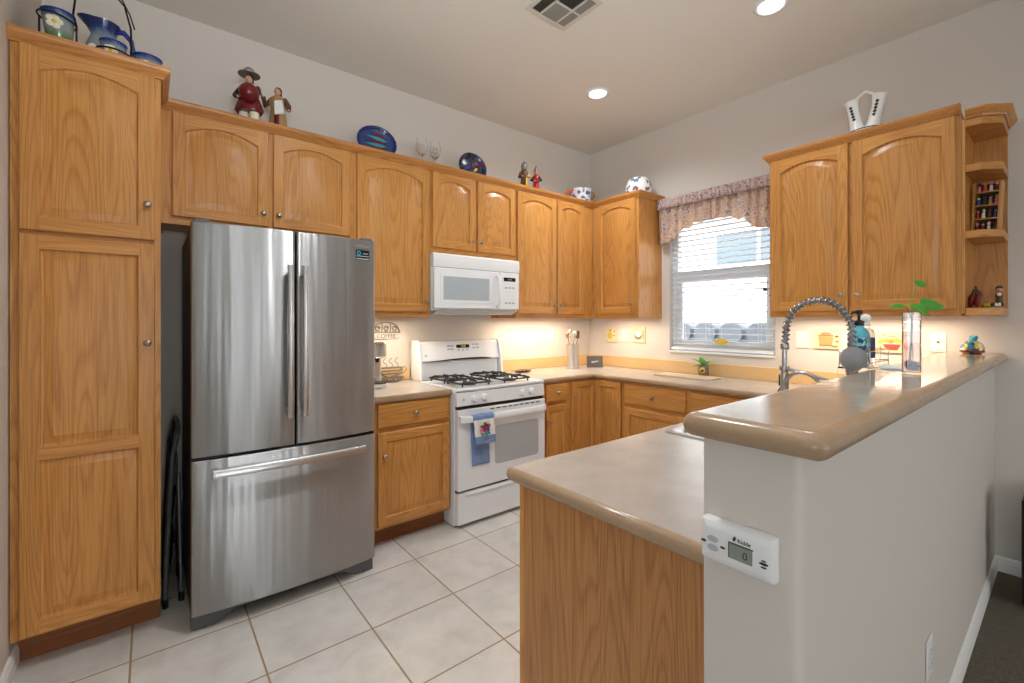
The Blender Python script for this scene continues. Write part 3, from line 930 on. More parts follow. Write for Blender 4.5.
# control panel with knobs
mb = MB(); mb.prism([(-.014, .800), (-.006, .889), (.0215, .889), (.0215, .800)], 'x', .0, SWd); cp = mb.build('control_panel', 'white_enamel', t, bevel=.004)
def yc(z): return -.014 + (z - .800) * .008 / .089
for x in (.135, .218, .555, .64):
    mb = MB()
    mb.lathe([(.026, 0), (.027, .004), (.023, .008), (.020, .028), (.016, .031), (0, .032)], (x, yc(.842), .842), (0, -1, .09), 20)
    mb.box(x - .005, x + .005, yc(.842) - .036, yc(.842) - .010, .824, .866)
    mb.build('burner_knob', 'white_plastic', cp, smooth=40, bevel=.0015)
mb = MB(); mb.lathe([(.009, 0), (.009, .003), (.007, .004), (0, .004)], (.055, yc(.842), .842), (0, -1, .09), 14); mb.build('indicator', 'button_grey', cp)
# oven door
mb = MB(); mb.box(.01, SWd - .01, -.001, .0215, .778, .7995); mb.build('vent_strip', 'black_plastic', t)
mb = MB(); mb.box(.004, SWd - .004, -.024, .0212, .248, .777); od = mb.build('oven_door', 'white_enamel', t, bevel=.005, seg=3)
mb = MB()
for k in range(9):
    x = .26 + k * .052; mb.box(x, x + .036, -.0252, -.0243, .758, .765)
mb.build('vent_slots', 'ink', od)
mb = MB(); mb.prism(round_poly([(.30, .375), (.70, .375), (.70, .640), (.30, .640)], .03), 'y', -.0262, -.0243); mb.build('oven_window', 'oven_glass', od)
mb = MB(); hz = .716
lp = []
for k in range(25):
    f = k / 24; x = .012 + (SWd - .024) * f
    y = -.052 + .024 * max(0, abs(2 * f - 1) * 1.0 - .86) / .14
    lp.append([(x, y - .010, hz - .020), (x, y + .008, hz - .024), (x, y + .010, hz + .024), (x, y - .004, hz + .026), (x, y - .013, hz + .010)])
mb.loops(lp)
for x in (.02, SWd - .02): mb.box(x - .010, x + .010, -.045, -.0245, hz - .02, hz + .022)
mb.build('handle', 'white_enamel', od, smooth=50)
mb = MB(); mb.box(.004, SWd - .004, -.022, .0212, .028, .232)
mb.prism([(-.0225, .205), (-.034, .215), (-.030, .231), (-.0225, .231)], 'x', .06, SWd - .06)
mb.build('storage_drawer', 'white_enamel', t, bevel=.004)
mb = MB(); mb.box(.006, SWd - .006, .0, .0212, .2325, .2475); mb.build('drawer_gap', 'black_plastic', t)
for x in (.05, SWd - .05):
    for y in (.06, .58):
        mb = MB(); mb.lathe([(.018, 0), (.018, .010), (.010, .0125)], (x, y, 0), n=12); mb.build('foot', 'black_plastic', t)
# four burners and grates
for gx in (.205, SWd - .205):
    for gy in (.165, .405):
        mb = MB(); mb.lathe([(.055, .912), (.052, .918), (.040, .920), (.038, .928), (.028, .931), (0, .932)], (gx, gy, 0), n=20)
        mb.build('burner', 'black_iron', t, smooth=40)
        mb = MB(); hw, hd, zt, r_ = .128, .112, .948, .0062
        rect = round_poly([(gx - hw, gy - hd), (gx + hw, gy - hd), (gx + hw, gy + hd), (gx - hw, gy + hd)], .03, 4)
        mb.tube([(x, y, zt - .012) for x, y in rect] + [(rect[0][0], rect[0][1], zt - .012)], r_, 6)
        for a_ in range(4):
            ca, sa = math.cos(a_ * PI / 2), math.sin(a_ * PI / 2)
            ex = hw if a_ % 2 == 0 else hd
            mb.tube([(gx + ca * ex, gy + sa * ex, zt - .012), (gx + ca * ex * .9, gy + sa * ex * .9, zt), (gx + ca * .03, gy + sa * .03, zt)], r_, 6)
            dxx = .7071 * (1 if a_ in (0, 3) else -1); dyy = .7071 * (1 if a_ < 2 else -1)
            mb.tube([(gx + dxx * .16, gy + dyy * .14, zt - .012), (gx + dxx * .13, gy + dyy * .115, zt), (gx + dxx * .065, gy + dyy * .06, zt)], r_ * .9, 6)
            mb.tube([(gx + dxx * .155, gy + dyy * .135, zt - .012), (gx + dxx * .155, gy + dyy * .135, .9125)], r_, 6)
        mb.build('grate', 'black_iron', t, smooth=50)

# towel folded over the oven handle
t = thing('dish_towel', 'blue and white dish towel with embroidered flowers hanging over the oven handle', 'towel', (S0 + .176, SYF, 0))
def cloth_strip(path, half, mi_of, wob=.003, nx=12):
    mb = MB(); rows = []
    for (y, z, hx, sh, mi) in path:
        rows.append(([(sh - hx + 2 * hx * k / nx, y - wob * math.sin(k * 1.3 + z * 30) * (1 if mi >= 0 else 0), z) for k in range(nx + 1)], mi))
    V = [[mb.bm.verts.new(p) for p in r] for r, _ in rows]
    for i in range(len(V) - 1):
        for k in range(nx): mb.face([V[i][k], V[i][k + 1], V[i + 1][k + 1], V[i + 1][k]], rows[i][1])
    return mb
TZ = hz + .028
fr = []
N = 24
for k in range(N + 1):
    f = k / N; z = TZ - .012 - (TZ - .012 - .545) * f
    mi = 0 if f < .10 else (1 if f < .68 else 0)
    fr.append((-.071 - .004 * f, z, .083 - .004 * f, .000 + .012 * f, mi))
front = cloth_strip([(-.0365, TZ - .003, .080, -.003, 0), (-.045, TZ + .001, .082, 0, 0), (-.060, TZ - .001, .083, 0, 0)] + fr, 0, None)
o = front.build('front_fold', ['terry_blue_mottle', 'terry_white'], t, smooth=60)
md = o.modifiers.new('thick', 'SOLIDIFY'); md.thickness = .006; md.offset = -1
bk = []
for k in range(N + 1):
    f = k / N; z = TZ - .004 - (TZ - .004 - .40) * f
    bk.append((-.0350, z, .078 - .008 * f, -.010 + .012 * f, 0))
o = cloth_strip(bk, 0, None).build('back_fold', ['terry_blue_mottle', 'terry_white'], t, smooth=60)
md = o.modifiers.new('thick', 'SOLIDIFY'); md.thickness = .003; md.offset = -1
mb = MB()
fl = []
for (x, z, r, mi) in [(-.012, .655, .016, 3), (.010, .668, .016, 2), (.026, .655, .014, 1), (-.022, .638, .015, 0), (.002, .640, .014, 2), (.016, .622, .018, 4), (.028, .635, .012, 1), (-.016, .612, .008, 5), (.036, .668, .008, 5), (-.026, .665, .008, 5), (.0, .683, .008, 5), (.036, .615, .008, 5), (.012, .600, .010, 4)]:
    pet = []
    for q in range(20):
        a_ = q / 20 * 2 * PI; rr = r * (1 + .18 * math.sin(5 * a_))
        pet.append((x + rr * math.cos(a_), z + rr * math.sin(a_)))
    mb.prism(pet, 'y', -.0800 - len(fl) * .00015, -.0765, mi); fl.append(1)
mb.prism([(.0, .582), (.04, .584), (.038, .576), (.004, .574)], 'y', -.0800, -.0765, 3)
mb.build('embroidered_flowers', ['pink', 'purple', 'red', 'mauve', 'teal', 'green'], t)

# ------------------------------------------------------------------ microwave
M0, M1, MYF, MZ0, MZ1 = 1.548, 2.328, 2.825, 1.436, 1.845
t = thing('microwave', 'white over-the-range microwave mounted below the short cabinet above the stove', 'microwave', (M0, MYF, MZ0))
MW, MH = M1 - M0, MZ1 - MZ0
mb = MB(); mb.box(0, MW, .022, YA - MYF - .002, 0, MH); mb.build('body', 'white_plastic', t, bevel=.004)
mb = MB(); mb.prism([(-.004, MH - .098), (-.010, MH - .06), (-.006, MH - .012), (.004, MH), (.0215, MH), (.0215, MH - .098)], 'x', 0, MW); mb.build('vent_hood', 'white_plastic', t, smooth=30)
mb = MB(); mb.box(.004, .578, -.010, .0215, .016, MH - .103); md_ = mb.build('door', 'white_plastic', t, bevel=.007, seg=3)
mb = MB(); mb.prism(round_poly([(.055, .055), (.50, .055), (.50, .270), (.055, .270)], .012), 'y', -.0125, -.0102); wf = mb.build('window_frame', 'white_enamel', md_, bevel=.001)
mb = MB(); mb.box(.078, .478, -.0135, -.0127, .078, .246); mb.build('window', 'microwave_glass', wf)
mb = MB()
mb.tube([(.552, -.012, .035), (.552, -.040, .055), (.552, -.044, .15), (.552, -.040, .255), (.552, -.012, .275)], [.014, .013, .013, .013, .014], 10)
mb.build('handle', 'white_plastic', md_, smooth=50)
mb = MB(); mb.box(.582, MW - .004, -.008, .0215, .016, MH - .103); pn = mb.build('control_panel', 'white_plastic', t, bevel=.005)
mb = MB(); mb.box(.622, .738, -.0095, -.0082, .238, .268); dsp = mb.build('display', 'display_dark', pn)
text_obj('clock_digits', '12:40', .018, 'button_grey', dsp, (.68, -.0100, .253), (PI / 2, 0, 0))
for r_ in range(6):
    for c_ in range(3):
        mb = MB(); x, z = .632 + c_ * .036, .210 - r_ * .030
        mb.box(x, x + .026, -.0095, -.0082, z, z + .015)
        mb.build('button', 'button_grey' if (r_ in (1, 5)) else 'white_enamel', pn, bevel=.0008)
mb = MB(); mb.prism([(.0, -.0005), (.36, -.0005), (.36, -.024), (.05, -.024)], 'x', .03, MW - .03); mb.build('underside_plate', 'button_grey', t)

# ------------------------------------------------------------------ window, blind, valance, outside
t = bpy.data.objects.new('window_1', None); COL.objects.link(t); t.location = (XB, 0, 0); t['kind'] = 'structure'
mb = MB()
x0, x1 = .055, .115
mb.box(x0, x1, WY0, WY0 + .045, WZ0 + .03, WZ1); mb.box(x0, x1, WY1 - .045, WY1, WZ0 + .03, WZ1)
mb.box(x0, x1, WY0 + .045, WY1 - .045, WZ0 + .03, WZ0 + .075); mb.box(x0, x1, WY0 + .045, WY1 - .045, WZ1 - .045, WZ1)
mb.build('window_frame', 'vinyl', t, bevel=.003)
mb = MB()
mb.box(.062, .090, WY0 + .046, WY0 + .085, WZ0 + .076, 1.70); mb.box(.062, .090, WY1 - .085, WY1 - .046, WZ0 + .076, 1.70)
mb.box(.062, .090, WY0 + .085, WY1 - .085, WZ0 + .076, WZ0 + .11); mb.box(.060, .094, WY0 + .046, WY1 - .046, 1.7005, 1.79)
mb.build('sash', 'vinyl', t, bevel=.003)
mb = MB(); mb.box(.074, .078, WY0 + .0455, WY1 - .0455, WZ0 + .0765, WZ1 - .046); mb.build('glass_pane', 'thin_glass', t)
mb = MB(); mb.box(-.012, .054, WY0 - .012 + .0125, WY1 + .012 - .0125, WZ0 + .0005, WZ0 + .016); mb.build('window_sill', 'trim_paint', t, bevel=.004)

t = thing('window_blind', 'white horizontal slat blind hanging in the kitchen window', 'blind', (XB + .030, 0, 0))
mb = MB()
R = Matrix.Rotation(math.radians(7), 3, 'Y')
zs = []
z = 1.165
while z < 2.20:
    zs.append(z); z += .0445
for z in zs:
    mb.obox((0, (WY0 + WY1) / 2, z), (.0245, (WY1 - WY0) / 2 - .012, .0015), R)
mb.build('slats', 'blind_white', t)
mb = MB(); mb.box(-.025, .022, WY0 + .010, WY1 - .010, 2.205, 2.262); mb.build('headrail', 'blind_white', t, bevel=.003)
mb = MB(); mb.box(-.025, .022, WY0 + .012, WY1 - .012, 1.112, 1.134); mb.build('bottom_rail', 'blind_white', t, bevel=.004)
mb = MB()
for y in (WY0 + .12, (WY0 + WY1) / 2 + .1, WY1 - .12):
    for x in (-.027, .026): mb.tube([(x, y, 1.134), (x, y, 2.205)], .0011, 5)
mb.build('ladder_cords', 'blind_white', t)
for i, (y, z) in enumerate([(1.478, 1.60), (1.463, 1.60), (1.430, 1.555)]):
    mb = MB(); mb.tube([(-.031, y, 2.21), (-.031, y, z + .02)], .001, 5); c_ = mb.build('pull_cord', 'blind_white', t)
    mb = MB(); mb.lathe([(.003, .024), (.006, .018), (.009, .006), (.009, .0), (0, 0)], (-.031, y, z - .012), n=10); mb.build('tassel', 'dark_brown', c_, smooth=50)

t = thing('suncatcher', 'small yellow lemon shaped ornament hanging in front of the lower blind slats', 'ornament', (XB - .004, 1.800, 1.195))
mb = MB()
pts = [(.045 * math.cos(a) * (1 + .25 * abs(math.cos(a)) ** 8), .024 * math.sin(a)) for a in [2 * PI * k / 28 for k in range(28)]]
mb.prism(pts, 'x', -.004, .004); mb.build('lemon', 'yellow', t, bevel=.002)
mb = MB(); mb.tube([(.0, 0, .022), (0, 0, .10), (.008, 0, .112)], .0008, 5); mb.build('hanging_thread', 'blind_white', t)

# valance: gathered top ruffle, pleated skirt, scalloped hem
VY0, VY1, VXp = 1.355, 2.332, XB - .075
t = thing('window_valance', 'gathered floral valance with scalloped hem above the kitchen window', 'valance', (VXp, 0, 0))
def hem(y):
    d = min(y - VY0, VY1 - y)
    def sm(a, b, v):
        f = max(0, min(1, (v - a) / (b - a))); return f * f * (3 - 2 * f)
    z = 2.035 + .03 * sm(.0, .16, d) + .075 * sm(.17, .24, d) + .045 * sm(.24, .40, d)
    return z + (.010 * math.sin((y - VY0) * 62) if d > .24 else .004 * math.sin((y - VY0) * 40))
def cloth_sheet(zt, zbf, nz, amp, freq, mt, name, y0=VY0, y1=VY1):
    mb = MB(); ny = 260; V = []
    for i in range(ny + 1):
        y = y0 + (y1 - y0) * i / ny; zb = zbf(y); col = []
        ph = freq * (y - y0) + .9 * math.sin(y * 17) + .5 * math.sin(y * 41)
        for k in range(nz + 1):
            f = k / nz; z = zt + (zb - zt) * f
            x = amp * (.5 + .5 * f) * math.sin(ph + .5 * math.sin(z * 9 + y * 5)) + .35 * amp * math.sin(2.3 * ph + 1)
            col.append(mb.bm.verts.new((x, y, z)))
        V.append(col)
    for i in range(ny):
        for k in range(nz): mb.face([V[i][k], V[i + 1][k], V[i + 1][k + 1], V[i][k + 1]])
    o = mb.build(name, mt, t, smooth=180)
    md = o.modifiers.new('thick', 'SOLIDIFY'); md.thickness = .0015
    return o
cloth_sheet(2.40, hem, 16, .018, 66, 'valance_print', 'skirt')
o = cloth_sheet(2.432, lambda y: 2.345, 5, .010, 150, 'valance_ruffle', 'ruffle')
o.location.x = -.024
for y in (VY0 + .001, VY1 - .001):
    mb = MB(); n_ = 8
    L = [[(XB - VXp - .002 - (XB - VXp - .002) * k / n_ + 0, y + .004 * math.sin(k * 2.1), z) for k in range(n_ + 1)] for z in (2.36, 2.2, 2.04)]
    V = [[mb.bm.verts.new(p) for p in r] for r in L]
    for i in range(2):
        for k in range(n_): mb.face([V[i][k], V[i][k + 1], V[i + 1][k + 1], V[i + 1][k]])
    o = mb.build('return', 'valance_print', t, smooth=180); md = o.modifiers.new('thick', 'SOLIDIFY'); md.thickness = .0015
mb = MB(); mb.tube([(.0, VY0 + .004, 2.363), (.0, VY1 - .004, 2.363)], .006, 8)
mb.build('curtain_rod', 'white_enamel', t)

# beyond the window: side yard, block wall with rounded coping, neighbouring house
m = MB(); m.box(XB + .14, 14, -8, 12, -.2, -.05); struct(m.build('ground', 'ground'))
t = thing('garden_wall', 'pale block garden wall with rounded coping seen through the blind', 'wall', (5.9, 0, 0))
mb = MB(); mb.box(0, .15, -3, 7, -.05, 1.22); mb.build('block_wall', 'fence_block', t)
mb = MB()
for k in range(28):
    y = -2.8 + k * .35
    mb.lathe([(.135, -.09), (.15, -.09), (.15, .24), (.135, .24)], (.03, y, 1.20), (1, 0, 0), 16)
mb.build('coping', 'fence_block', t)
t = thing('neighbour_house', 'white stuccoed neighbouring house with a bluish window beyond the garden wall', 'house', (8.2, 0, 0))
mb = MB(); mb.box(0, .3, -6, 11, -.05, 4.6); mb.build('wall', 'stucco', t)
mb = MB()
mb.box(-.02, 0, 2.60, 4.17, 2.38, 2.95); w_ = mb.build('window', 'house_glass', t)
mb = MB(); mb.box(-.035, -.0205, 2.54, 2.60, 2.32, 3.01); mb.box(-.035, -.0205, 4.17, 4.25, 2.32, 3.01); mb.box(-.035, -.0205, 2.60, 4.17, 2.32, 2.38); mb.box(-.035, -.0205, 2.60, 4.17, 2.95, 3.01); mb.box(-.035, -.0205, 3.40, 3.45, 2.38, 2.95)
mb.build('window_frame', 'vinyl', w_)
mb = MB(); mb.prism([(-.6, 4.605), (.35, 5.2), (.35, 4.605)], 'y', -6.2, 11.2); mb.build('roof', 'roof_tile', t)

# ------------------------------------------------------------------ ceiling fittings
for i, (x, y, lb) in enumerate([(2.68, 2.30, 'lit recessed ceiling light nearer the corner of the room, the smaller one in view'), (2.68, 1.06, 'lit recessed ceiling light at the top edge of the picture, nearer the bar')]):
    t = thing('recessed_light', lb, 'ceiling light', (x, y, ZC), 0, 'recessed ceiling lights')
    mb = MB(); mb.lathe([(.062, -.0006), (.062, -.006), (.070, -.012), (.084, -.008), (.088, -.002), (.088, -.0006)], n=32); mb.build('trim_ring', 'white_enamel', t, smooth=50)
    mb = MB(); mb.lathe([(.0, -.0006), (.0615, -.0006), (.0615, -.004), (0, -.005)], n=32); mb.build('lens', 'lens_glow', t)
t = thing('air_vent', 'square ceiling air vent with four louvred quarters', 'vent', (1.785, 1.775, ZC))
hv = .153
mb = MB()
for sg in (-1, 1):
    mb.box(-hv, hv, sg * hv - (.026 if sg > 0 else 0), sg * hv + (.026 if sg < 0 else 0), -.009, -.0006)
    mb.box(sg * hv - (.026 if sg > 0 else 0), sg * hv + (.026 if sg < 0 else 0), -hv + .0262, hv - .0262, -.009, -.0006)
for x in (-.057, .067): mb.box(x - .005, x + .005, -hv + .0262, hv - .0262, -.0095, -.0012)
mb.box(-.0518, .0618, -.005, .005, -.0095, -.0012); mb.box(.0722, hv - .0262, -.005, .005, -.0095, -.0012)
mb.build('frame', 'vent_white', t, bevel=.0015)
mb = MB(); mb.box(-hv + .0262, hv - .0262, -hv + .0262, hv - .0262, -.0011, -.0006); mb.build('duct_shadow', 'vent_dark', t)
mb = MB()
for (xa, xb, ya, yb, ax, ang_) in [(-.127, -.062, -.127, .127, 1, -40), (-.052, .062, .005, .127, 0, -38), (-.052, .062, -.127, -.005, 0, 48), (.072, .127, .005, .127, 1, 35), (.072, .127, -.127, -.005, 1, 35)]:
    n_ = int(((yb - ya) if ax == 0 else (xb - xa)) / .0115)
    for k in range(n_):
        f = (k + .5) / n_
        if ax == 0: mb.obox(((xa + xb) / 2, ya + (yb - ya) * f, -.0052), ((xb - xa) / 2, .0050, .0004), Matrix.Rotation(math.radians(ang_), 3, 'X'))
        else: mb.obox((xa + (xb - xa) * f, (ya + yb) / 2, -.0052), (.0050, (yb - ya) / 2, .0004), Matrix.Rotation(math.radians(ang_), 3, 'Y'))
mb.build('louvres', 'vent_grey', t)

# ------------------------------------------------------------------ wall plates and picture tiles
def plate_at(name, label, cat, loc, rz, w, h, parts, mt='ivory_plastic', group=None):
    t = thing(name, label, cat, loc, rz, group)
    mb = MB(); mb.box(-w / 2, w / 2, -.006, -.0008, -h / 2, h / 2); p = mb.build('cover_plate', mt, t, bevel=.003, seg=3)
    for kind, x in parts:
        mb = MB()
        if kind == 'toggle':
            mb.box(x - .005, x + .005, -.018, -.0062, -.002, .012); mb.build('toggle', mt, t, bevel=.001)
        elif kind == 'rocker':
            mb.prism([(-.0062, -.032), (-.008, -.032), (-.0105, 0), (-.008, .032), (-.0062, .032)], 'x', x - .016, x + .016); mb.build('rocker', mt, t, bevel=.001)
        elif kind == 'outlet':
            for z in (-.02, .02):
                mb.lathe([(0, 0), (.0165, 0), (.0165, .002), (0, .002)], (x, -.0062, z), (0, -1, 0), 18)
            o = mb.build('receptacle', mt, t, bevel=.0006)
            mb = MB()
            for z in (-.02, .02):
                for q in (-.006, .006): mb.box(x + q - .001, x + q + .001, -.0088, -.0083, z - .004 + .003, z + .004 + .003)
                mb.lathe([(0, 0), (.0022, 0), (.0022, .0005), (0, .0005)], (x, -.0083, z - .008), (0, -1, 0), 10)
            mb.build('slots', 'ink', o)
        elif kind == 'jack':
            mb.lathe([(0, 0), (.008, 0), (.008, .003), (0, .003)], (x, -.0062, 0), (0, -1, 0), 12); mb.build('jack', 'nickel', t)
            mb = MB()
            for z in (-.042, .042): mb.lathe([(0, 0), (.003, 0), (.003, .001), (0, .001)], (x, -.0062, z), (0, -1, 0), 10)
            mb.build('screw', 'nickel', t)
    return t
plate_at('light_switch', 'left one of the two pale switch plates on the back wall right of the stove', 'switch', (2.925, YA, 1.225), 0, .07, .115, [('rocker', 0)])
plate_at('light_switch', 'right one of the two pale switch plates on the back wall, nearer the corner', 'switch', (3.045, YA, 1.225), 0, .07, .115, [('toggle', 0)])
plate_at('power_outlet', 'ivory outlet plate on the window wall between the two picture tiles', 'outlet', (XB, 2.755, 1.222), -PI / 2, .07, .115, [('outlet', 0)])
plate_at('light_switch', 'ivory switch plate on the window wall just right of the window', 'switch', (XB, 1.222, 1.228), -PI / 2, .07, .115, [('rocker', 0)])
plate_at('cable_plate', 'ivory cable jack plate on the window wall above the far end of the bar', 'outlet', (XB, .511, 1.237), -PI / 2, .07, .115, [('jack', 0)])
plate_at('power_outlet', 'white outlet plate low on the carpet side of the half wall', 'outlet', (1.84, HY0, .345), 0, .07, .115, [('outlet', 0)], 'white_plastic')

def shape2d(fn, n=28): return [fn(2 * PI * k / n) for k in range(n)]
def art_tile(label, y, z, w, h, build):
    t = thing('picture_tile', label, 'tile', (XB, y, z), -PI / 2, 'picture tiles on the window wall')
    mb = MB(); mb.box(-w / 2, w / 2, -.012, -.0008, -h / 2, h / 2); mb.build('tile', 'tile_cream', t, bevel=.002)
    build(t, w, h)
    return t
def blob(t, name, mt, cx, cz, rx, rz_, y=-.0135, lob=0, amp=.0):
    mb = MB()
    mb.prism(shape2d(lambda a: (cx + rx * math.cos(a) * (1 + amp * math.sin(lob * a)), cz + rz_ * math.sin(a) * (1 + amp * math.sin(lob * a)))), 'y', y, -.0122)
    return mb.build(name, mt, t)
def tile_pear(t, w, h):
    blob(t, 'painted_pear', 'paint_yellow', -.015, -.010, .032, .032); blob(t, 'painted_pear', 'paint_yellow', -.015, .022, .018, .024, -.0136)
    blob(t, 'painted_leaf', 'paint_green', -.010, .050, .016, .006); blob(t, 'painted_leaf', 'paint_brown', .038, -.005, .010, .006); blob(t, 'painted_leaf', 'tan', .038, .035, .008, .010)
def tile_bowl(t, w, h):
    blob(t, 'painted_bowl', 'pewter_grey', -.005, -.012, .042, .034); blob(t, 'painted_bowl_mouth', 'ceramic_white', -.005, .006, .034, .028, -.0142)
    blob(t, 'painted_ladle', 'tan', .05, .0, .006, .05)
def tile_pot(t, w, h):
    mb = MB(); mb.prism(round_poly([(-.045, -.040), (.030, -.040), (.038, .020), (-.053, .020)], .012), 'y', -.0135, -.0122); mb.build('painted_pot', 'paint_orange', t)
    mb = MB(); mb.box(-.052, .037, -.0138, -.0122, .022, .030); mb.box(-.048, .034, -.0138, -.0122, -.046, -.038); mb.build('painted_bands', 'paint_brown', t)
    blob(t, 'painted_lid', 'tan', -.007, .038, .034, .010); blob(t, 'painted_leaf', 'paint_red', .055, .02, .012, .007); blob(t, 'painted_leaf', 'paint_brown', .058, -.014, .012, .006); blob(t, 'painted_leaf', 'paint_green', .045, -.048, .018, .006)
def tile_fruit(t, w, h):
    mb = MB(); mb.prism([(-.045, -.012), (.045, -.012), (.026, -.048), (-.026, -.048)], 'y', -.0135, -.0122); mb.build('painted_basket', 'paint_red', t)
    for x, z, m_ in ((-.055, .005, 'paint_yellow'), (-.03, .012, 'paint_yellow'), (-.004, .006, 'paint_orange'), (.02, .014, 'paint_yellow'), (.045, .006, 'paint_yellow'), (.062, .038, 'paint_red'), (-.062, -.048, 'paint_orange')):
        blob(t, 'painted_fruit', m_, x, z, .016, .014, -.0140)
    mb = MB(); mb.box(-.02, .02, -.0142, -.0122, .035, .04); mb.box(-.05, -.03, -.0142, -.0122, .04, .045); mb.build('painted_sprigs', 'paint_green', t)
art_tile('picture tile with a yellow pear, left of the outlet on the window wall', 2.916, 1.222, .135, .145, tile_pear)
art_tile('picture tile with a grey bowl, between the outlet and the window', 2.59, 1.232, .140, .150, tile_bowl)
art_tile('picture tile with an orange pot, right of the window behind the faucet spring', 1.067, 1.237, .150, .130, tile_pot)
art_tile('picture tile with a basket of yellow fruit, behind the glass vase', .722, 1.228, .165, .130, tile_fruit)

# ------------------------------------------------------------------ carbon monoxide alarm on the end of the half wall
t = thing('alarm', 'white wall plug alarm with small grey display on the end of the half wall', 'alarm', (HX0, .381, .955), -PI / 2)
AW, AH = .130, .078
mb = MB()
def rect(w, h, r): return round_poly([(-w / 2, -h / 2), (w / 2, -h / 2), (w / 2, h / 2), (-w / 2, h / 2)], r, 4)
L = []
for w_, h_, y in ((AW, AH, -.001), (AW, AH, -.014), (AW - .006, AH - .006, -.021), (AW - .020, AH - .020, -.026), (AW - .03, AH - .03, -.027)):
    L.append([(x, y, z) for x, z in rect(w_, h_, .006)])
mb.loops(L); mb.build('case', 'white_plastic', t, smooth=30)
mb = MB(); mb.box(-.008, .032, -.0288, -.0265, -.016, .010); lc = mb.build('display', 'lcd', t, bevel=.001)
mb = MB(); mb.box(-.0095, .0335, -.0281, -.0265, .0105, .0122); mb.box(-.0095, -.0083, -.0281, -.0265, -.016, .0104); mb.build('bezel', 'ink', lc)
text_obj('display_digit', '0', .018, 'ink', lc, (.020, -.0291, -.004), (PI / 2, 0, 0))
text_obj('maker_lettering', 'Kidde', .0095, 'ink', t, (.018, -.0276, .0185), (PI / 2, 0, 0))
mb = MB(); mb.prism([(-.001, .016), (.002, .016), (.004, .021), (.002, .025), (-.002, .020)], 'y', -.0277, -.0266); mb.build('maker_mark', 'ink', t)
for z in (.006, -.010):
    mb = MB(); mb.lathe([(0, 0), (.010, 0), (.0105, .001), (.009, .002), (0, .002)], (-.038, -.0268, z), (0, -1, 0), 20, sy=.6); mb.build('button', 'button_grey', t, smooth=40)
for x, z in ((-.056, -.003), (-.020, -.004)):
    mb = MB(); mb.lathe([(0, 0), (.005, 0), (.005, .001), (0, .001)], (x, -.0262, z), (0, -1, 0), 14, sy=.45); mb.build('status_light', 'ink', t)
for z, rr in ((.0005, .004), (-.0045, .0075), (-.0105, .005)):
    mb = MB(); mb.lathe([(0, 0), (rr, 0), (rr, .001), (0, .001)], (.050, -.0265, z), (0, -1, 0), 16, sy=.32); mb.build('sounder_slot', 'ink', t)

# ------------------------------------------------------------------ sink and faucets
t = thing('sink', 'drop-in stainless kitchen sink set in the low peninsula counter', 'sink', (0, 0, 0))
t.location = ((SX0 + SX1) / 2, (SY0 + SY1) / 2, CZ1)
sw, sd = (SX1 - SX0) / 2, (SY1 - SY0) / 2
mb = MB()
def rr(w, d, r): return round_poly([(-w, -d), (w, -d), (w, d), (-w, d)], r, 5)
L = []
for dw, z, r in ((.018, .0006, .03), (.018, .005, .03), (.008, .007, .03), (-.02, .006, .04), (-.028, .0, .05), (-.034, -.17, .06), (-.06, -.185, .07)):
    L.append([(x, y, z) for x, y in rr(sw + dw, sd + dw, r)])
mb.loops(L, 0, cap0=False); mb.build('basin', 'steel_smooth', t, smooth=35)
mb = MB(); mb.lathe([(.0, -.1845), (.04, -.1845), (.045, -.1815), (.03, -.183), (0, -.1835)], (.1, 0, 0), n=20); mb.build('drain', 'chrome', t, smooth=40)
# the dark spring pull-down faucet
fx_, fy_ = 1.955, .503
t = thing('spring_faucet', 'tall grey spring pull-down faucet arching over the sink behind the bar', 'faucet', (fx_, fy_, CZ1))
mb = MB(); mb.lathe([(.030, .0006), (.030, .006), (.024, .012), (.0195, .016), (.0195, .30), (.017, .305), (.017, .33)], n=22); mb.build('post', 'faucet_steel', t, smooth=40)
mb = MB(); mb.lathe([(.0, 0), (.040, 0), (.043, .004), (.043, .008), (.038, .012), (.0, .013)], (-.036, -.010, .315), (-.75, -.66, 0), 26); mb.lathe([(.018, -.03), (.018, 0)], (-.016, -.006, .315), (-.9, -.4, 0), 16)
mb.build('control_dial', 'dial_grey', t, smooth=40)
# arch of the hose: rises from the post, over towards +y, drops to the spray head
ctr_y, ra, zb = .107, .107, .405
path = [(0, 0, .33), (0, 0, .365)]
for k in range(25):
    a_ = PI - PI * k / 24
    path.append((0, ctr_y + ra * math.cos(a_), zb + (ra + .012) * math.sin(a_)))
path += [(0, .215, .385), (0, .218, .36)]
mb = MB(); mb.tube(path, .0085, 10); mb.build('hose', 'steel_dark', t, smooth=60)
# spring coil round the hose
P = [Vector(p) for p in path]
cum = [0]
for p, q in zip(P, P[1:]): cum.append(cum[-1] + (q - p).length)
def at(sd_):
    for i in range(len(P) - 1):
        if sd_ <= cum[i + 1]:
            f = (sd_ - cum[i]) / (cum[i + 1] - cum[i]); return P[i].lerp(P[i + 1], f), (P[i + 1] - P[i]).normalized()
    return P[-1], (P[-1] - P[-2]).normalized()
pts = []; turns = 27; m_ = turns * 12
for i in range(m_ + 1):
    c, T = at(cum[-1] * i / m_)
    B = Vector((1, 0, 0)); Nn = T.cross(B).normalized()
    ph = 2 * PI * i / 12
    pts.append(c + (Nn * math.cos(ph) + B * math.sin(ph)) * .0128)
mb = MB(); mb.tube(pts, .0026, 6); mb.build('spring', 'spring_steel', t, smooth=60)
mb = MB(); mb.lathe([(.014, .0), (.016, .004), (.016, .020), (.013, .024)], (0, .219, .335), n=16); mb.build('collar', 'faucet_steel', t, smooth=40)
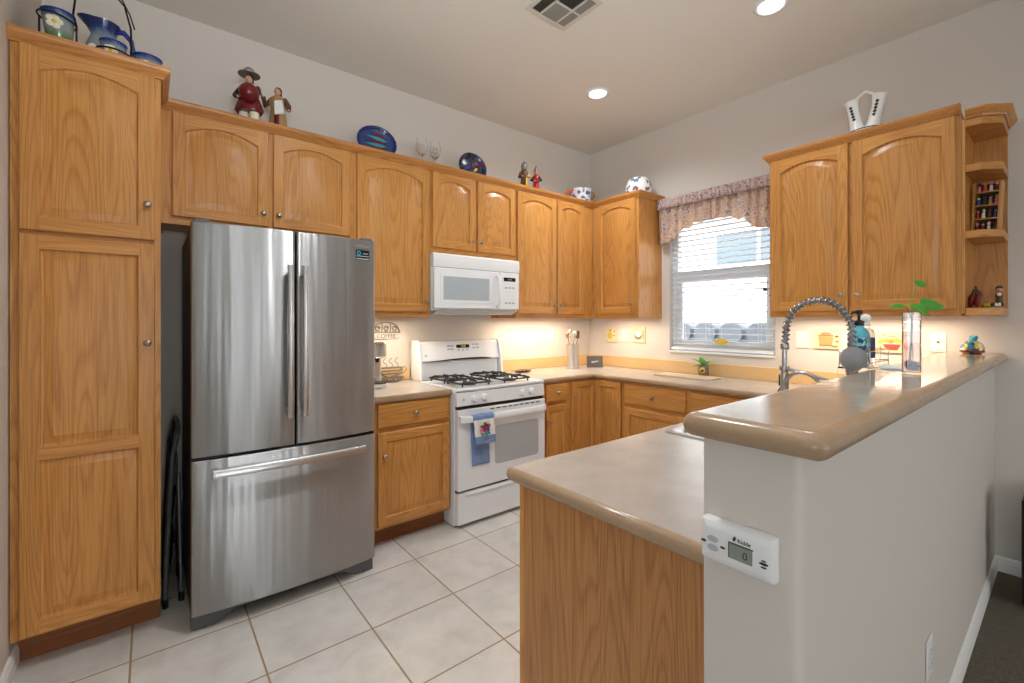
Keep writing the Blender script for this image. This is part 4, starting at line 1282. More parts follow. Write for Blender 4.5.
mb = MB(); mb.lathe([(.009, .34), (.009, .26), (.013, .25), (.015, .235), (.015, .20), (.017, .16), (.0165, .155), (0, .154)], (0, .220, 0), n=18); h = mb.build('spray_head', 'faucet_steel', t, smooth=40)
mb = MB(); mb.box(-.004, .004, .2355, .240, .19, .235); mb.build('spray_lever', 'black_plastic', h, bevel=.001)
mb = MB(); mb.tube([(0, .015, .215), (0, .215, .262)], .006, 8); mb.lathe([(.0185, .0), (.0185, .016)], (0, .220, .253), n=16); mb.build('holder_arm', 'faucet_steel', t, smooth=40)
t = thing('filter_faucet', 'small hooked grey drinking water faucet left of the spring faucet', 'faucet', (1.70, .512, CZ1))
mb = MB(); mb.lathe([(.020, .0006), (.020, .006), (.012, .012), (.010, .05), (.008, .06)], n=16); mb.build('base', 'faucet_steel', t, smooth=40)
pts = [(0, 0, .055), (0, 0, .20)] + [(0, .062 - .062 * math.cos(PI * k / 14 * .86), .20 + .075 * math.sin(PI * k / 14 * .86)) for k in range(1, 15)]
e0 = Vector(pts[-1]); e1 = (e0 - Vector(pts[-2])).normalized(); pts.append(tuple(e0 + e1 * .02))
mb = MB(); mb.tube(pts, .0062, 10); mb.lathe([(.008, 0), (.008, .014), (.006, .015)], pts[-1], tuple(e1), 12); mb.build('spout', 'faucet_steel', t, smooth=60)
mb = MB(); mb.tube([(.008, 0, .045), (.035, -.004, .055)], [.004, .005], 8); mb.build('lever', 'black_plastic', t, smooth=50)

# ------------------------------------------------------------------ things on the bar and beyond it
# acrylic stand that lifts the soaps above the bar edge
t = thing('soap_stand', 'clear acrylic stand holding the soap bottles behind the bar', 'stand', (2.265, .541, CZ1))
mb = MB(); mb.box(-.15, .15, -.05, .05, .262, .268); mb.build('top_shelf', 'acrylic', t, bevel=.001)
for x in (-.147, .147):
    mb = MB(); mb.box(x - .003, x + .003, -.05, .05, .0008, .2615); mb.build('side_panel', 'acrylic', t, bevel=.001)
mb = MB()
for z in (.285, .33):
    mb.tube([(-.145, -.046, z), (.145, -.046, z), (.145, .046, z), (-.145, .046, z), (-.145, -.046, z)], .002, 6)
for x in (-.145, .145):
    for y in (-.046, .046): mb.tube([(x, y, .2685), (x, y, .33)], .002, 6)
mb.build('guard_rail', 'chrome', t)
SZ = CZ1 + .2685
t = thing('soap_bottle', 'patterned blue soap bottle with black pump on the acrylic stand', 'bottle', (2.19, .541, SZ))
mb = MB(); mb.loops([[(x, y, z) for x, y in rr(a_, b_, r_)] for a_, b_, z, r_ in ((.038, .026, .0004, .02), (.044, .030, .006, .02), (.044, .030, .125, .02), (.038, .026, .142, .02), (.016, .014, .155, .012), (.014, .013, .160, .012))]); mb.build('bottle', 'soap_teal', t, smooth=50)
mb = MB(); mb.loops([[(x, y, z) for x, y in rr(.0447, .0307, .02)] for z in (.020, .118)], cap0=False, cap1=False); mb.build('wrap_label', 'bottle_label', t, smooth=50)
mb = MB(); mb.lathe([(.017, .1602), (.017, .178), (.008, .182), (.005, .184), (.005, .205), (.012, .207), (.012, .219), (.008, .222)], n=16); mb.tube([(0, 0, .213), (-.030, .012, .213), (-.037, .015, .206)], .0045, 8); mb.build('pump', 'black_plastic', t, smooth=40)
t = thing('soap_bottle', 'clear bottle with round frosted cap next to the blue soap bottle', 'bottle', (2.285, .541, SZ))
mb = MB(); mb.lathe([(.026, .0004), (.030, .006), (.030, .125), (.024, .142), (.012, .150), (.012, .156)], n=22); mb.build('bottle', 'acrylic', t, smooth=40)
mb = MB(); mb.lathe([(.0305, .03), (.0305, .11)], n=22, cap=False); mb.build('wrap_label', 'label_navy', t, smooth=40)
mb = MB(); mb.lathe([(.014, .1565), (.014, .168), (.006, .172), (.006, .178)], n=18); mb.ball((0, 0, .190), .018); mb.build('cap', 'ceramic_white', t, smooth=50)
t = thing('tumbler', 'small clear cup with white bar soap at the right end of the acrylic stand', 'cup', (2.366, .541, SZ))
mb = MB(); mb.lathe([(.0, .0004), (.028, .0004), (.032, .075), (.030, .075), (.0265, .004), (0, .004)], n=22, cap=False); mb.build('glass', 'thin_glass', t, smooth=40)
mb = MB(); mb.box(-.014, .014, -.009, .009, .0045, .060); mb.build('soap', 'ceramic_white', t, bevel=.005)
t = thing('folded_napkin', 'white folded paper napkin lying on the inner edge of the bar', 'napkin', (2.16, .430, BZ1))
mb = MB()
for k in range(4): mb.box(-.075 + k * .002, .075 - k * .003, -.040 + k * .001, .040 - k * .002, .0006 + k * .0016, .0018 + k * .0016)
mb.build('napkin', 'paper', t, rot=(0, 0, .25))

# square glass vase with a pothos cutting
t = thing('glass_vase', 'tall square glass vase of water with a rooted green cutting on the bar', 'vase', (1.977, .345, BZ1), .15)
def ring(h_, z, r=.003): return [(x, y, z) for x, y in rr(h_, h_, r)]
mb = MB(); mb.loops([ring(.0235, .0006), ring(.024, .004), ring(.024, .204), ring(.0218, .204), ring(.0218, .009), ring(.0205, .007)]); mb.build('vessel', 'glass', t, smooth=30)
mb = MB(); mb.loops([ring(.0215, .0095), ring(.0215, .142)]); mb.build('water', 'water', t)
mb = MB()
for k in range(70):
    x, y = random.uniform(-.0155, .0155), random.uniform(-.0155, .0155); mb.ball((x, y, .0155 + random.uniform(0, .026)), random.uniform(.004, .0055), sz=.8, n=8, m=5)
o = mb.build('pebbles', 'pebble', t, smooth=60); o['kind'] = 'stuff'
mb = MB()
s1 = [(.012, .006, .03), (.006, .004, .07), (-.004, .0, .12), (-.002, 0, .18), (.004, .0, .225), (.008, 0, .262)]
mb.tube(s1, [.0026, .003, .003, .0028, .0022, .0016], 7)
mb.tube([(-.012, -.004, .05), (-.008, -.002, .10), (-.004, 0, .14)], .0018, 6)
for p_, q_ in (((-.002, 0, .18), (-.03, .015, .225)), ((0, 0, .2), (.03, -.02, .225)), ((.008, 0, .262), (.022, -.012, .295)), ((0, 0, .19), (-.002, -.01, .215))):
    mb.tube([p_, tuple((Vector(p_) + Vector(q_)) / 2 + Vector((0, 0, .006))), q_], .0014, 6)
mb.build('stems', 'stem', t, smooth=60)
def leaf_mesh(L_, W_, n=9, curl=.15, heart=True):
    mb = MB(); rows = []
    for i in range(n + 1):
        f = i / n
        w_ = W_ * (math.sin(PI * f ** .62)) if f < 1 else 0
        rows.append([(f * L_, s_ * w_, -curl * L_ * f * f + .16 * abs(s_) * w_) for s_ in (-1, -.5, 0, .5, 1)])
    V = [[mb.bm.verts.new(p) for p in r] for r in rows]
    for i in range(n):
        for k in range(4): mb.face([V[i][k], V[i + 1][k], V[i + 1][k + 1], V[i][k + 1]])
    return mb
def leaf_at(parent, loc, yaw, pitch, L_, W_, mt='leaf', curl=.2, roll=0):
    o = leaf_mesh(L_, W_, curl=curl).build('leaf', mt, parent, loc, (roll, pitch, yaw), smooth=80)
    md = o.modifiers.new('thick', 'SOLIDIFY'); md.thickness = .0007
    return o
vr = TH - PI / 2          # yaw of the camera's right axis
leaf_at(t, (.03, -.02, .228), vr - .1, -.10, .105, .027, curl=.20, roll=.9)
leaf_at(t, (-.006, 0, .232), vr - 1.6, .5, .062, .026, curl=.2)
leaf_at(t, (-.03, .015, .225), vr + 2.9, -.05, .048, .014, curl=.2, roll=-.6)
leaf_at(t, (.022, -.012, .295), vr + .2, -.35, .052, .018, curl=.1, roll=.8)
leaf_at(t, (-.002, -.01, .215), vr - 1.2, .35, .045, .020, curl=.2)

# little painted pottery figure at the far end of the bar
t = thing('pottery_ornament', 'small multicoloured painted pottery ornament at the wall end of the bar', 'ornament', (3.43, .353, BZ1), .3)
mb = MB(); mb.lathe([(.0, .0006), (.034, .0006), (.046, .014), (.048, .034), (.038, .056), (.022, .068), (0, .070)], n=22); mb.build('pot', 'pottery_multi', t, smooth=60)
mb = MB(); mb.ball((.018, -.036, .034), .024, sy=.6); mb.build('orange_panel', 'orange', t, smooth=60)
mb = MB()
for sg in (-1, 1): mb.tube([(sg * .004, 0, .066), (sg * .022, -.006, .086), (sg * .036, -.01, .094)], [.010, .014, .006], 10)
mb.ball((0, 0, .070), .014); mb.build('bow', 'teal', t, smooth=60)
mb = MB(); mb.lathe([(.047, .010), (.0495, .014), (.047, .020)], n=22, cap=False); mb.build('band', 'dark_red', t, smooth=60)

# ------------------------------------------------------------------ back counters
t = thing('utensil_holder', 'tall steel utensil holder in the corner of the back counter', 'utensil holder', (3.10, 2.965, CZ1))
mb = MB(); mb.lathe([(.0, .0006), (.055, .0006), (.057, .003), (.057, .226), (.059, .230), (.056, .230), (.054, .01), (0, .008)], n=30, cap=False); mb.build('canister', 'steel_smooth', t, smooth=35)
def utensil(name, label, cat, foot, head, kind, mt):
    t = thing(name, label, cat, (3.10 + foot[0], 2.965 + foot[1], CZ1 + .012))
    h = Vector(head) - Vector((foot[0], foot[1], 0))
    mb = MB(); mb.tube([(0, 0, .001), tuple(h * .8)], [.004, .004], 8); mb.build('handle', mt, t, smooth=50)
    d_ = h.normalized()
    mb = MB()
    if kind == 'spoon': mb.ball(tuple(h * .8 + d_ * .030), .022, sy=.5, sz=1.35); nm = 'bowl'
    elif kind == 'whisk':
        for k in range(5):
            a_ = k * PI / 5; e = Vector((math.cos(a_), math.sin(a_), 0))
            mb.tube([tuple(h * .8 + d_ * (.075 * (1 - math.cos(q * PI / 8)) / 2) + e * .020 * math.sin(q * PI / 8)) for q in range(9)], .0012, 5)
            mb.tube([tuple(h * .8 + d_ * (.075 * (1 - math.cos(q * PI / 8)) / 2) - e * .020 * math.sin(q * PI / 8)) for q in range(9)], .0012, 5)
        nm = 'wires'
    else: mb.box(h.x * .8 - .022, h.x * .8 + .022, h.y * .8 - .003, h.y * .8 + .003, h.z * .8, h.z * .8 + .07); nm = 'blade'
    mb.build(nm, mt, t, smooth=50)
utensil('serving_spoon', 'pale serving spoon leaning left in the utensil holder', 'utensil', (.026, .0), (-.072, .010, .345), 'spoon', 'tan')
utensil('ladle', 'steel serving spoon standing upright in the utensil holder', 'utensil', (-.012, -.032), (-.018, -.048, .36), 'spoon', 'steel_smooth')
utensil('whisk', 'wire whisk in the middle of the utensil holder', 'utensil', (.0, .030), (.010, .052, .35), 'whisk', 'chrome')
utensil('spatula', 'brown spatula leaning right in the utensil holder', 'utensil', (-.028, -.012), (.058, -.030, .34), 'blade', 'brown')
utensil('wooden_spoon', 'light wooden spoon leaning right behind the spatula', 'utensil', (-.020, .016), (.066, .024, .335), 'spoon', 'tan')

t = thing('slate_sign', 'small dark slate sign with white script leaning in the counter corner', 'sign', (3.335, 2.895, CZ1), -.60)
mb = MB(); Rt = Matrix.Rotation(-.10, 3, 'X')
mb.obox((0, .008, .056), (.077, .004, .055), Rt); mb.build('slate', 'slate', t, bevel=.001)
mb = MB(); scr = []
for k in range(40):
    f = k / 39; scr.append((-.035 + .07 * f, .008 - .0051 + .1 * (0), .056 + .012 * f - .006 + .009 * math.sin(k * 1.25) * (1 - f * .4)))
scr = [tuple(Rt @ Vector((x, -.0046, z - .056)) + Vector((0, .008, .056))) for x, y, z in scr]
mb.tube(scr, .0012, 5); mb.build('script', 'paper', t)

t = thing('spoon_rest', 'small brown patterned spoon rest on the counter right of the stove', 'dish', (2.55, 3.04, CZ1))
mb = MB(); mb.lathe([(.0, .0006), (.045, .0006), (.085, .012), (.092, .018), (.088, .019), (.045, .006), (0, .005)], n=26, cap=False, sy=.7); mb.build('dish', 'figurine_mix', t, smooth=50)

# cutting board on the window counter
t = thing('cutting_board', 'pale rectangular cutting board lying on the counter below the window', 'cutting board', (3.350, 1.955, CZ1))
mb = MB(); mb.prism(round_poly([(-.105, -.235), (.105, -.235), (.105, .24), (-.105, .24)], .02), 'z', .0006, .012); mb.build('board', 'board_top', t, bevel=.003)
t = thing('potted_plant', 'little variegated plant in a dark pot on the counter under the window', 'plant', (3.503, 1.895, CZ1))
mb = MB(); mb.lathe([(.0, .0006), (.036, .0006), (.040, .01), (.043, .085), (.039, .085), (.037, .072), (0, .072)], n=24, cap=False); mb.build('pot', 'steel_dark', t, smooth=40)
mb = MB(); mb.lathe([(.0, .066), (.0365, .070), (.0, .074)], n=20, cap=False); mb.build('soil', 'soil', t)
mb = MB(); mb.lathe([(0, .0), (.022, 0), (.020, .006), (.010, .010), (0, .011)], (-.040, -.012, .052), (-.95, -.3, 0), 14); mb.ball((-.051, -.016, .052), .010)
mb.build('painted_flower', ['yellow'], t, smooth=50)
mb = MB(); mb.ball((-.053, -.018, .05), .0115); mb.build('flower_centre', 'dark_red', t, smooth=50)
mb = MB(); mb.tube([(0, 0, .07), (0, .0, .09)], .003, 6); mb.build('stem', 'stem', t)
for yaw, pit, L_, W_, mm in ((vr + PI - .1, -.75, .10, .026, 'leaf'), (vr + .1, -.65, .105, .026, 'leaf_pale'), (vr - 1.4, -.7, .07, .022, 'leaf_pale'), (vr + PI + .2, -.15, .075, .018, 'leaf'), (vr + 1.5, -.9, .08, .02, 'leaf'), (vr + .5, -.3, .06, .018, 'leaf')):
    leaf_at(t, (0, 0, .088), yaw, pit, L_ * 1.3, W_ * 1.35, mm, curl=.28)

# coffee corner between refrigerator and stove
t = thing('coffee_sign', 'half round metal coffee sign with open scrollwork hanging on the back wall', 'sign', (1.365, YA, 1.262))
mb = MB()
arc = [(.105 * math.cos(PI * k / 20), -.012, .016 + .075 * math.sin(PI * k / 20)) for k in range(21)]
mb.tube(arc, .004, 6); mb.box(-.108, .108, -.015, -.006, .010, .018)
mb.tube([(0.03, -.012, .016), (.036, -.012, .05), (.03, -.012, .088)], .003, 6); mb.tube([(-.035, -.012, .016), (-.03, -.012, .05), (-.036, -.012, .086)], .003, 6)
for cx_s in (-.066, 0, .066):
    mb.tube([(cx_s + .020 * math.cos(2 * PI * k / 14) * (1 - k / 40), -.012, .045 + .018 * math.sin(2 * PI * k / 14) * (1 - k / 40)) for k in range(20)], .003, 6)
    mb.tube([(cx_s - .015, -.012, .020), (cx_s, -.012, .030), (cx_s + .015, -.012, .020)], .003, 6)
fr_ = mb.build('scrollwork', 'pewter_grey', t, smooth=50)
mb = MB(); mb.box(-.100, .100, -.016, -.004, -.034, .008); mb.build('name_board', 'name_board', t, bevel=.002)
text_obj('lettering', 'COFFEE', .042, 'ink', t, (.0, -.0170, -.013), (PI / 2, 0, 0))
mb = MB(); mb.box(-.004, .004, -.006, -.0006, -.02, .03); mb.build('hanger', 'pewter_grey', t)

t = thing('cup_rack', 'grey wire coffee cup shaped stand with curling steam on the short counter', 'stand', (1.372, 3.135, CZ1 + .0012))
mb = MB()
def tb(p, r=.0044): mb.tube([(x, y, z) for x, y, z in p], r, 6)
tb([(-.085 + .17 * k / 20, 0, .085 - .004 * math.sin(PI * k / 20)) for k in range(21)])
tb([(.085 * math.cos(2 * PI * k / 28), .030 * math.sin(2 * PI * k / 28), .105) for k in range(29)])
tb([(.085 * math.cos(PI + PI * k / 18), -.018, .105 + .070 * math.sin(PI + PI * k / 18)) for k in range(19)])
tb([(.085 * math.cos(PI + PI * k / 18), .018, .105 + .070 * math.sin(PI + PI * k / 18)) for k in range(19)])
tb([(.082, 0, .10), (.118, 0, .108), (.124, 0, .085), (.10, 0, .062), (.062, 0, .056)])
tb([(.100 * math.cos(2 * PI * k / 28), .040 * math.sin(2 * PI * k / 28), .030) for k in range(29)])
tb([(.060 * math.cos(2 * PI * k / 28), .034 * math.sin(2 * PI * k / 28), .0042) for k in range(29)])
for a_ in range(6): tb([(.06 * math.cos(a_ * PI / 3), .034 * math.sin(a_ * PI / 3), .0042), (.10 * math.cos(a_ * PI / 3), .04 * math.sin(a_ * PI / 3), .03)])
for z in (.06, .085): tb([(.07 * math.cos(2 * PI * k / 24), .02 * math.sin(2 * PI * k / 24), z) for k in range(25)], .002)
mb.build('cup_frame', 'pewter_grey', t, smooth=50)
mb = MB()
for x in (-.045, .0, .045): mb.tube([(x + .014 * math.sin(k * .55), 0, .107 + .0055 * k) for k in range(14)], [.003] * 13 + [.0015], 6)
mb.build('steam_curls', 'pewter_grey', t, smooth=50)

t = thing('coffee_maker', 'chrome pod coffee maker mostly hidden behind the refrigerator edge', 'coffee maker', (1.190, 2.97, CZ1))
mb = MB(); mb.prism(round_poly([(-.06, -.085), (.06, -.085), (.06, .09), (-.06, .09)], .03), 'z', .0006, .030); mb.build('base', 'chrome', t, bevel=.004)
mb = MB(); mb.prism(round_poly([(-.055, .02), (.055, .02), (.055, .09), (-.055, .09)], .02), 'z', .0305, .30); mb.build('column', 'steel_smooth', t, bevel=.004)
mb = MB(); mb.prism(round_poly([(-.056, -.075), (.056, -.075), (.056, .0195), (-.056, .0195)], .03), 'z', .20, .305); mb.build('brew_head', 'chrome', t, bevel=.01, seg=3)
mb = MB(); mb.lathe([(.012, .17), (.016, .1995)], (0, -.03, 0), n=14); mb.build('nozzle', 'black_plastic', t)
mb = MB(); mb.box(-.045, .045, -.075, .005, .0305, .036); mb.build('drip_tray', 'coffee_black', t)

# ------------------------------------------------------------------ step ladder folded in the gap beside the refrigerator
t = thing('step_ladder', 'dark folding step ladder standing closed between pantry and refrigerator', 'ladder', (.088, 2.70, 0))
mb = MB()
for y in (.0, .34):
    mb.tube([(-.034, y, .004), (-.028, y, .25), (-.006, y, .72), (.010, y, .80), (.014, y, .82)], .011, 8)
mb.tube([(.014, .0, .82), (.016, .02, .845), (.016, .17, .855), (.016, .32, .845), (.014, .34, .82)], .011, 8)
mb.build('front_frame', 'grille_grey', t, smooth=50)
mb = MB()
for y in (.03, .31): mb.tube([(.030, y, .03), (.018, y, .62)], .009, 8)
mb.tube([(.0295, .03, .06), (.0295, .31, .06)], .008, 8); mb.build('rear_legs', 'steel_dark', t, smooth=50)
for z, x in ((.22, -.004), (.45, .004), (.64, .006)):
    mb = MB(); mb.obox((x, .17, z), (.005, .150, .07), Matrix.Rotation(.07, 3, 'Y')); mb.build('tread', 'black_plastic', t, bevel=.002)
for y, x in ((0, -.034), (.34, -.034), (.03, .030), (.31, .030)):
    mb = MB(); mb.lathe([(.0115, .0006), (.0125, .012), (.0125, .04), (.011, .044)], (x, y, 0), n=12); mb.build('rubber_foot', 'black_plastic', t)

# ------------------------------------------------------------------ black cabinet at the right edge
t = thing('speaker_cabinet', 'black upright cabinet on the carpet cut off by the right edge of the picture', 'cabinet', (3.19, .02, 0))
mb = MB(); mb.box(.0, .20, -.32, .145, .03, .52); mb.build('body', 'black_plastic', t, bevel=.006)
mb = MB(); mb.box(-.006, -.0005, -.30, .125, .05, .50); mb.build('front_grille', 'vent_dark', t, bevel=.002)
for x in (.03, .17):
    for y in (-.29, .115):
        mb = MB(); mb.lathe([(.014, .0026), (.016, .0295)], (x, y, 0), n=12); mb.build('foot', 'black_plastic', t)

# ------------------------------------------------------------------ decorations on top of the wall cabinets
TOP = ZT + .0005
def sag(name, label, loc, rz, h, robe, robe_prof, trim, head_mt, hair_mt, hat=None, arms=None, held=None, group=None):
    """a small carved figure: robe, arms, head with nose, hair; optional hat and held thing"""
    t = thing(name, label, 'figurine', loc, rz, group)
    mb = MB(); n = 24; L = []
    for r, z in robe_prof:
        L.append([(r * h * (1 + .07 * math.sin(7 * a) * (1 - z)) * math.cos(a), r * h * .82 * (1 + .07 * math.sin(7 * a) * (1 - z)) * math.sin(a), z * h) for a in [2 * PI * k / n for k in range(n)]])
    mb.loops(L); mb.build('robe', robe, t, smooth=60)
    if trim:
        mb = MB(); mb.loops([[(x * h, y * h, z * h) for x, y, z in lp] for lp in trim[1]]); mb.build('sash', trim[0], t, smooth=50)
    mb = MB()
    mb.tube([(0, 0, .76 * h), (0, -.005 * h, .83 * h)], .035 * h, 10)
    mb.ball((0, -.01 * h, .88 * h), .062 * h, sz=1.2); mb.ball((0, -.075 * h, .875 * h), .014 * h)
    mb.build('head', head_mt, t, smooth=60)
    mb = MB(); mb.ball((0, .014 * h, .90 * h), .070 * h, sz=1.12); mb.ball((0, .035 * h, .84 * h), .06 * h)
    mb.build('hair', hair_mt, t, smooth=60)
    if hat: mb = MB(); mb.lathe([(r * h, z * h) for r, z in hat[1]], n=22); mb.build('hat', hat[0], t, smooth=40)
    for sg, pts in arms or []:
        mb = MB(); mb.tube([(x * h, y * h, z * h) for x, y, z in pts], [.055 * h, .05 * h, .042 * h, .024 * h][:len(pts)], 10); e = pts[-1]
        mb.build('sleeve', sg, t, smooth=60)
        mb = MB(); mb.ball((e[0] * h, e[1] * h, e[2] * h), .026 * h); mb.build('hand', head_mt, t, smooth=60)
    return t
RP = [(.20, 0), (.22, .03), (.17, .2), (.14, .42), (.13, .52), (.16, .66), (.15, .74), (.06, .80)]
h = .325
t = sag('figurine', 'figurine in a wide brimmed hat holding a big dark red jar', (.437, 2.93, TOP), vr, h, 'dark_red',
        [(.05, .30), (.21, .30), (.23, .34), (.19, .46), (.15, .56), (.17, .68), (.15, .75), (.06, .80)], ('cream', [[(.16 * math.cos(a), .15 * math.sin(a) - .01, z) for a in [2 * PI * k / 16 for k in range(16)]] for z in (.67, .71, .76)]),
        'skin', 'dark_brown', ('pewter_grey', [(.05, .97), (.17, .955), (.175, .97), (.085, .985), (.08, 1.05), (.05, 1.08), (0, 1.085)]),
        [('dark_brown', [(-.14, 0, .72), (-.20, -.06, .58), (-.10, -.16, .52)]), ('dark_brown', [(.14, 0, .72), (.20, -.08, .62), (.16, -.18, .54)])])
mb = MB()
for sg in (-1, 1): mb.lathe([(.05 * h, .0), (.085 * h, .01 * h), (.085 * h, .05 * h), (.065 * h, .12 * h), (.08 * h, .30 * h)], (sg * .09 * h, 0, .0005), n=14)
mb.build('trousers', 'cream', t, smooth=50)
mb = MB(); mb.ball((.11 * h, -.20 * h, .56 * h), .155 * h, n=20, m=12); mb.build('jar', 'dark_red', t, smooth=60)
h = .30
t = sag('figurine', 'robed brown and tan figurine with white cloth raising one arm above the refrigerator', (.585, 2.935, TOP), vr, h, 'tan', RP,
        ('dark_red', [[(.06 + .05 * math.cos(a), -.165 + .02 * math.sin(a) + .01 * (1 - z), z) for a in [2 * PI * k / 10 for k in range(10)]] for z in (.03, .25, .48)]),
        'skin', 'dark_brown', None,
        [('brown', [(-.13, 0, .72), (-.22, -.05, .60), (-.20, -.16, .72)]), ('brown', [(.13, 0, .72), (.23, -.04, .58), (.26, -.10, .48)])])
mb = MB(); mb.loops([[(x * h, y * h, z * h) for x, y, z in lp] for lp in ([(.02, -.17, .64), (.15, -.14, .66), (.15, -.10, .66), (.02, -.13, .64)], [(.04, -.20, .36), (.20, -.16, .40), (.20, -.12, .40), (.04, -.16, .36)])]); mb.build('white_cloth', 'ceramic_white', t)
mb = MB(); mb.tube([(-.20 * h, -.18 * h, .66 * h), (-.24 * h, -.20 * h, .84 * h)], .012 * h, 7); mb.build('flute', 'brown', t)
h = .27
t = sag('figurine', 'slim grey brown robed figurine beside the smaller red one near the corner', (2.50, 2.96, TOP), vr, h, 'brown', [(r * .8, z) for r, z in RP],
        ('yellow', [[(.07 + .03 * math.cos(a), -.13 + .02 * math.sin(a), z) for a in [2 * PI * k / 8 for k in range(8)]] for z in (.05, .3, .5)]),
        'skin', 'pewter_grey', ('pewter_grey', [(.085, .80), (.10, .90), (.085, .99), (.04, 1.05), (0, 1.06)]), [('tan', [(.10, 0, .70), (.16, -.05, .56), (.08, -.14, .54)]), ('brown', [(-.10, 0, .70), (-.15, -.05, .56), (-.05, -.14, .56)])])
h = .255
t = sag('figurine', 'small figurine with red middle and pointed headdress, nearest the corner of the cabinet tops', (2.645, 2.97, TOP), vr, h, 'red', [(r * .75, z) for r, z in RP],
        ('ceramic_white', [[(.15 * math.cos(a), .13 * math.sin(a), z) for a in [2 * PI * k / 14 for k in range(14)]] for z in (.02, .10, .20)]),
        'skin', 'dark_brown', ('pewter_grey', [(.08, .90), (.075, .98), (.03, 1.10), (0, 1.14)]), [('dark_brown', [(-.10, 0, .70), (-.16, -.05, .60), (-.06, -.13, .56)]), ('dark_brown', [(.10, 0, .70), (.16, -.05, .60), (.06, -.13, .56)])])

def plate(name, label, loc, R_, sx_, mt, rim, tilt, rz, petals):
    t = thing(name, label, 'plate', loc, rz)
    M_ = Matrix.Rotation(PI / 2 - tilt, 3, 'X')
    def P_(x, y, z): return tuple(M_ @ Vector((x, y, z)) + Vector((0, 0, R_ * math.cos(tilt) + .0015)))
    n = 48; prof = [(0, .006), (.80, .006), (.86, .012), (.97, .024), (1.0, .026), (.98, .020), (.86, .006), (.78, .0), (0, .0)]
    mb = MB(); L = []
    for r, z in prof:
        L.append([P_(max(r, .001) * R_ * sx_ * math.cos(a) * (1 + (.015 * math.cos(24 * a) if r > .9 else 0)), max(r, .001) * R_ * math.sin(a) * (1 + (.015 * math.cos(24 * a) if r > .9 else 0)), z) for a in [2 * PI * k / n for k in range(n)]])
    mb.loops(L); p = mb.build('dish', mt, t, smooth=50)
    mb = MB(); L = [[P_(r * R_ * sx_ * math.cos(a), r * R_ * math.sin(a), z) for a in [2 * PI * k / n for k in range(n)]] for r, z in ((.87, .0140), (.985, .0262), (1.012, .0266), (1.012, .022))]
    mb.loops(L, 0, False, False); mb.build('rim', rim, t, smooth=50)
    for nm, mt2, (x0, y0), (x1, y1), w_ in petals:
        mb = MB(); d = Vector((x1 - x0, y1 - y0)); nn = Vector((-d.y, d.x)).normalized()
        pts = []
        for k in range(11): f = k / 10; q = Vector((x0, y0)) + d * f + nn * w_ * math.sin(PI * f ** 1.4); pts.append(q)
        for k in range(9, 0, -1): f = k / 10; q = Vector((x0, y0)) + d * f - nn * w_ * math.sin(PI * f ** 1.4); pts.append(q)
        mb.loops([[P_(q.x * R_, q.y * R_, z) for q in pts] for z in (.0055, .0085)]); mb.build(nm, mt2, t)
    mb = MB()
    zt_ = .30 * R_
    for sg in (-1, 1):
        mb.tube([(sg * .05, -.02, .004), (sg * .05, .04 + R_ * math.sin(tilt) * .3, .004), (sg * .045, .012 + R_ * math.sin(tilt) * .5 + .01, R_ * .9)], .003, 6)
    mb.tube([(-.05, .05, .004), (.05, .05, .004)], .003, 6)
    mb.build('easel', 'wire_iron', t)
    return t
plate('glass_plate', 'oval cobalt blue glass plate with red and turquoise petals standing on the cabinet top', (1.19, 2.955, TOP), .117, 1.12, 'plate_blue', 'navy', .22, -.12,
      [('painted_petal', 'dark_red', (-.40, .66), (.60, .40), .10), ('painted_petal', 'teal', (-.60, .44), (.66, .20), .11), ('painted_petal', 'dark_red', (-.70, .18), (.66, .02), .11), ('painted_petal', 'teal', (-.74, -.08), (.64, -.14), .10), ('painted_petal', 'dark_red', (-.68, -.34), (.55, -.30), .10), ('painted_petal', 'teal', (-.5, -.58), (.45, -.46), .10)])
plate('painted_plate', 'round dark painted plate standing on the cabinet top above the microwave', (1.965, 2.965, TOP), .118, 1.0, 'plate_dark', 'plate_dark', .22, -.12,
      [('painted_petal', 'yellow', (.05, -.3), (.42, .05), .08), ('painted_petal', 'mauve', (.1, .2), (.5, .45), .1), ('painted_petal', 'blue', (-.6, -.2), (-.1, .1), .12), ('painted_petal', 'red', (.0, .05), (.2, .4), .05)])
def wine_glass(x, label):
    t = thing('wine_glass', label, 'glass', (x, 2.985, TOP), 0, 'wine glasses on the cabinet top')
    mb = MB(); mb.lathe([(0, .0006), (.036, .0006), (.036, .003), (.006, .008), (.004, .02), (.004, .115), (.007, .125), (.026, .14), (.038, .17), (.041, .20), (.034, .25), (.0325, .25), (.0395, .20), (.0365, .172), (.024, .145), (.002, .132)], n=26)
    mb.build('bowl_and_stem', 'glass', t, smooth=60)
wine_glass(1.545, 'clear wine glass on the cabinet top, the left one of the pair')
wine_glass(1.655, 'clear wine glass on the cabinet top, the right one of the pair')

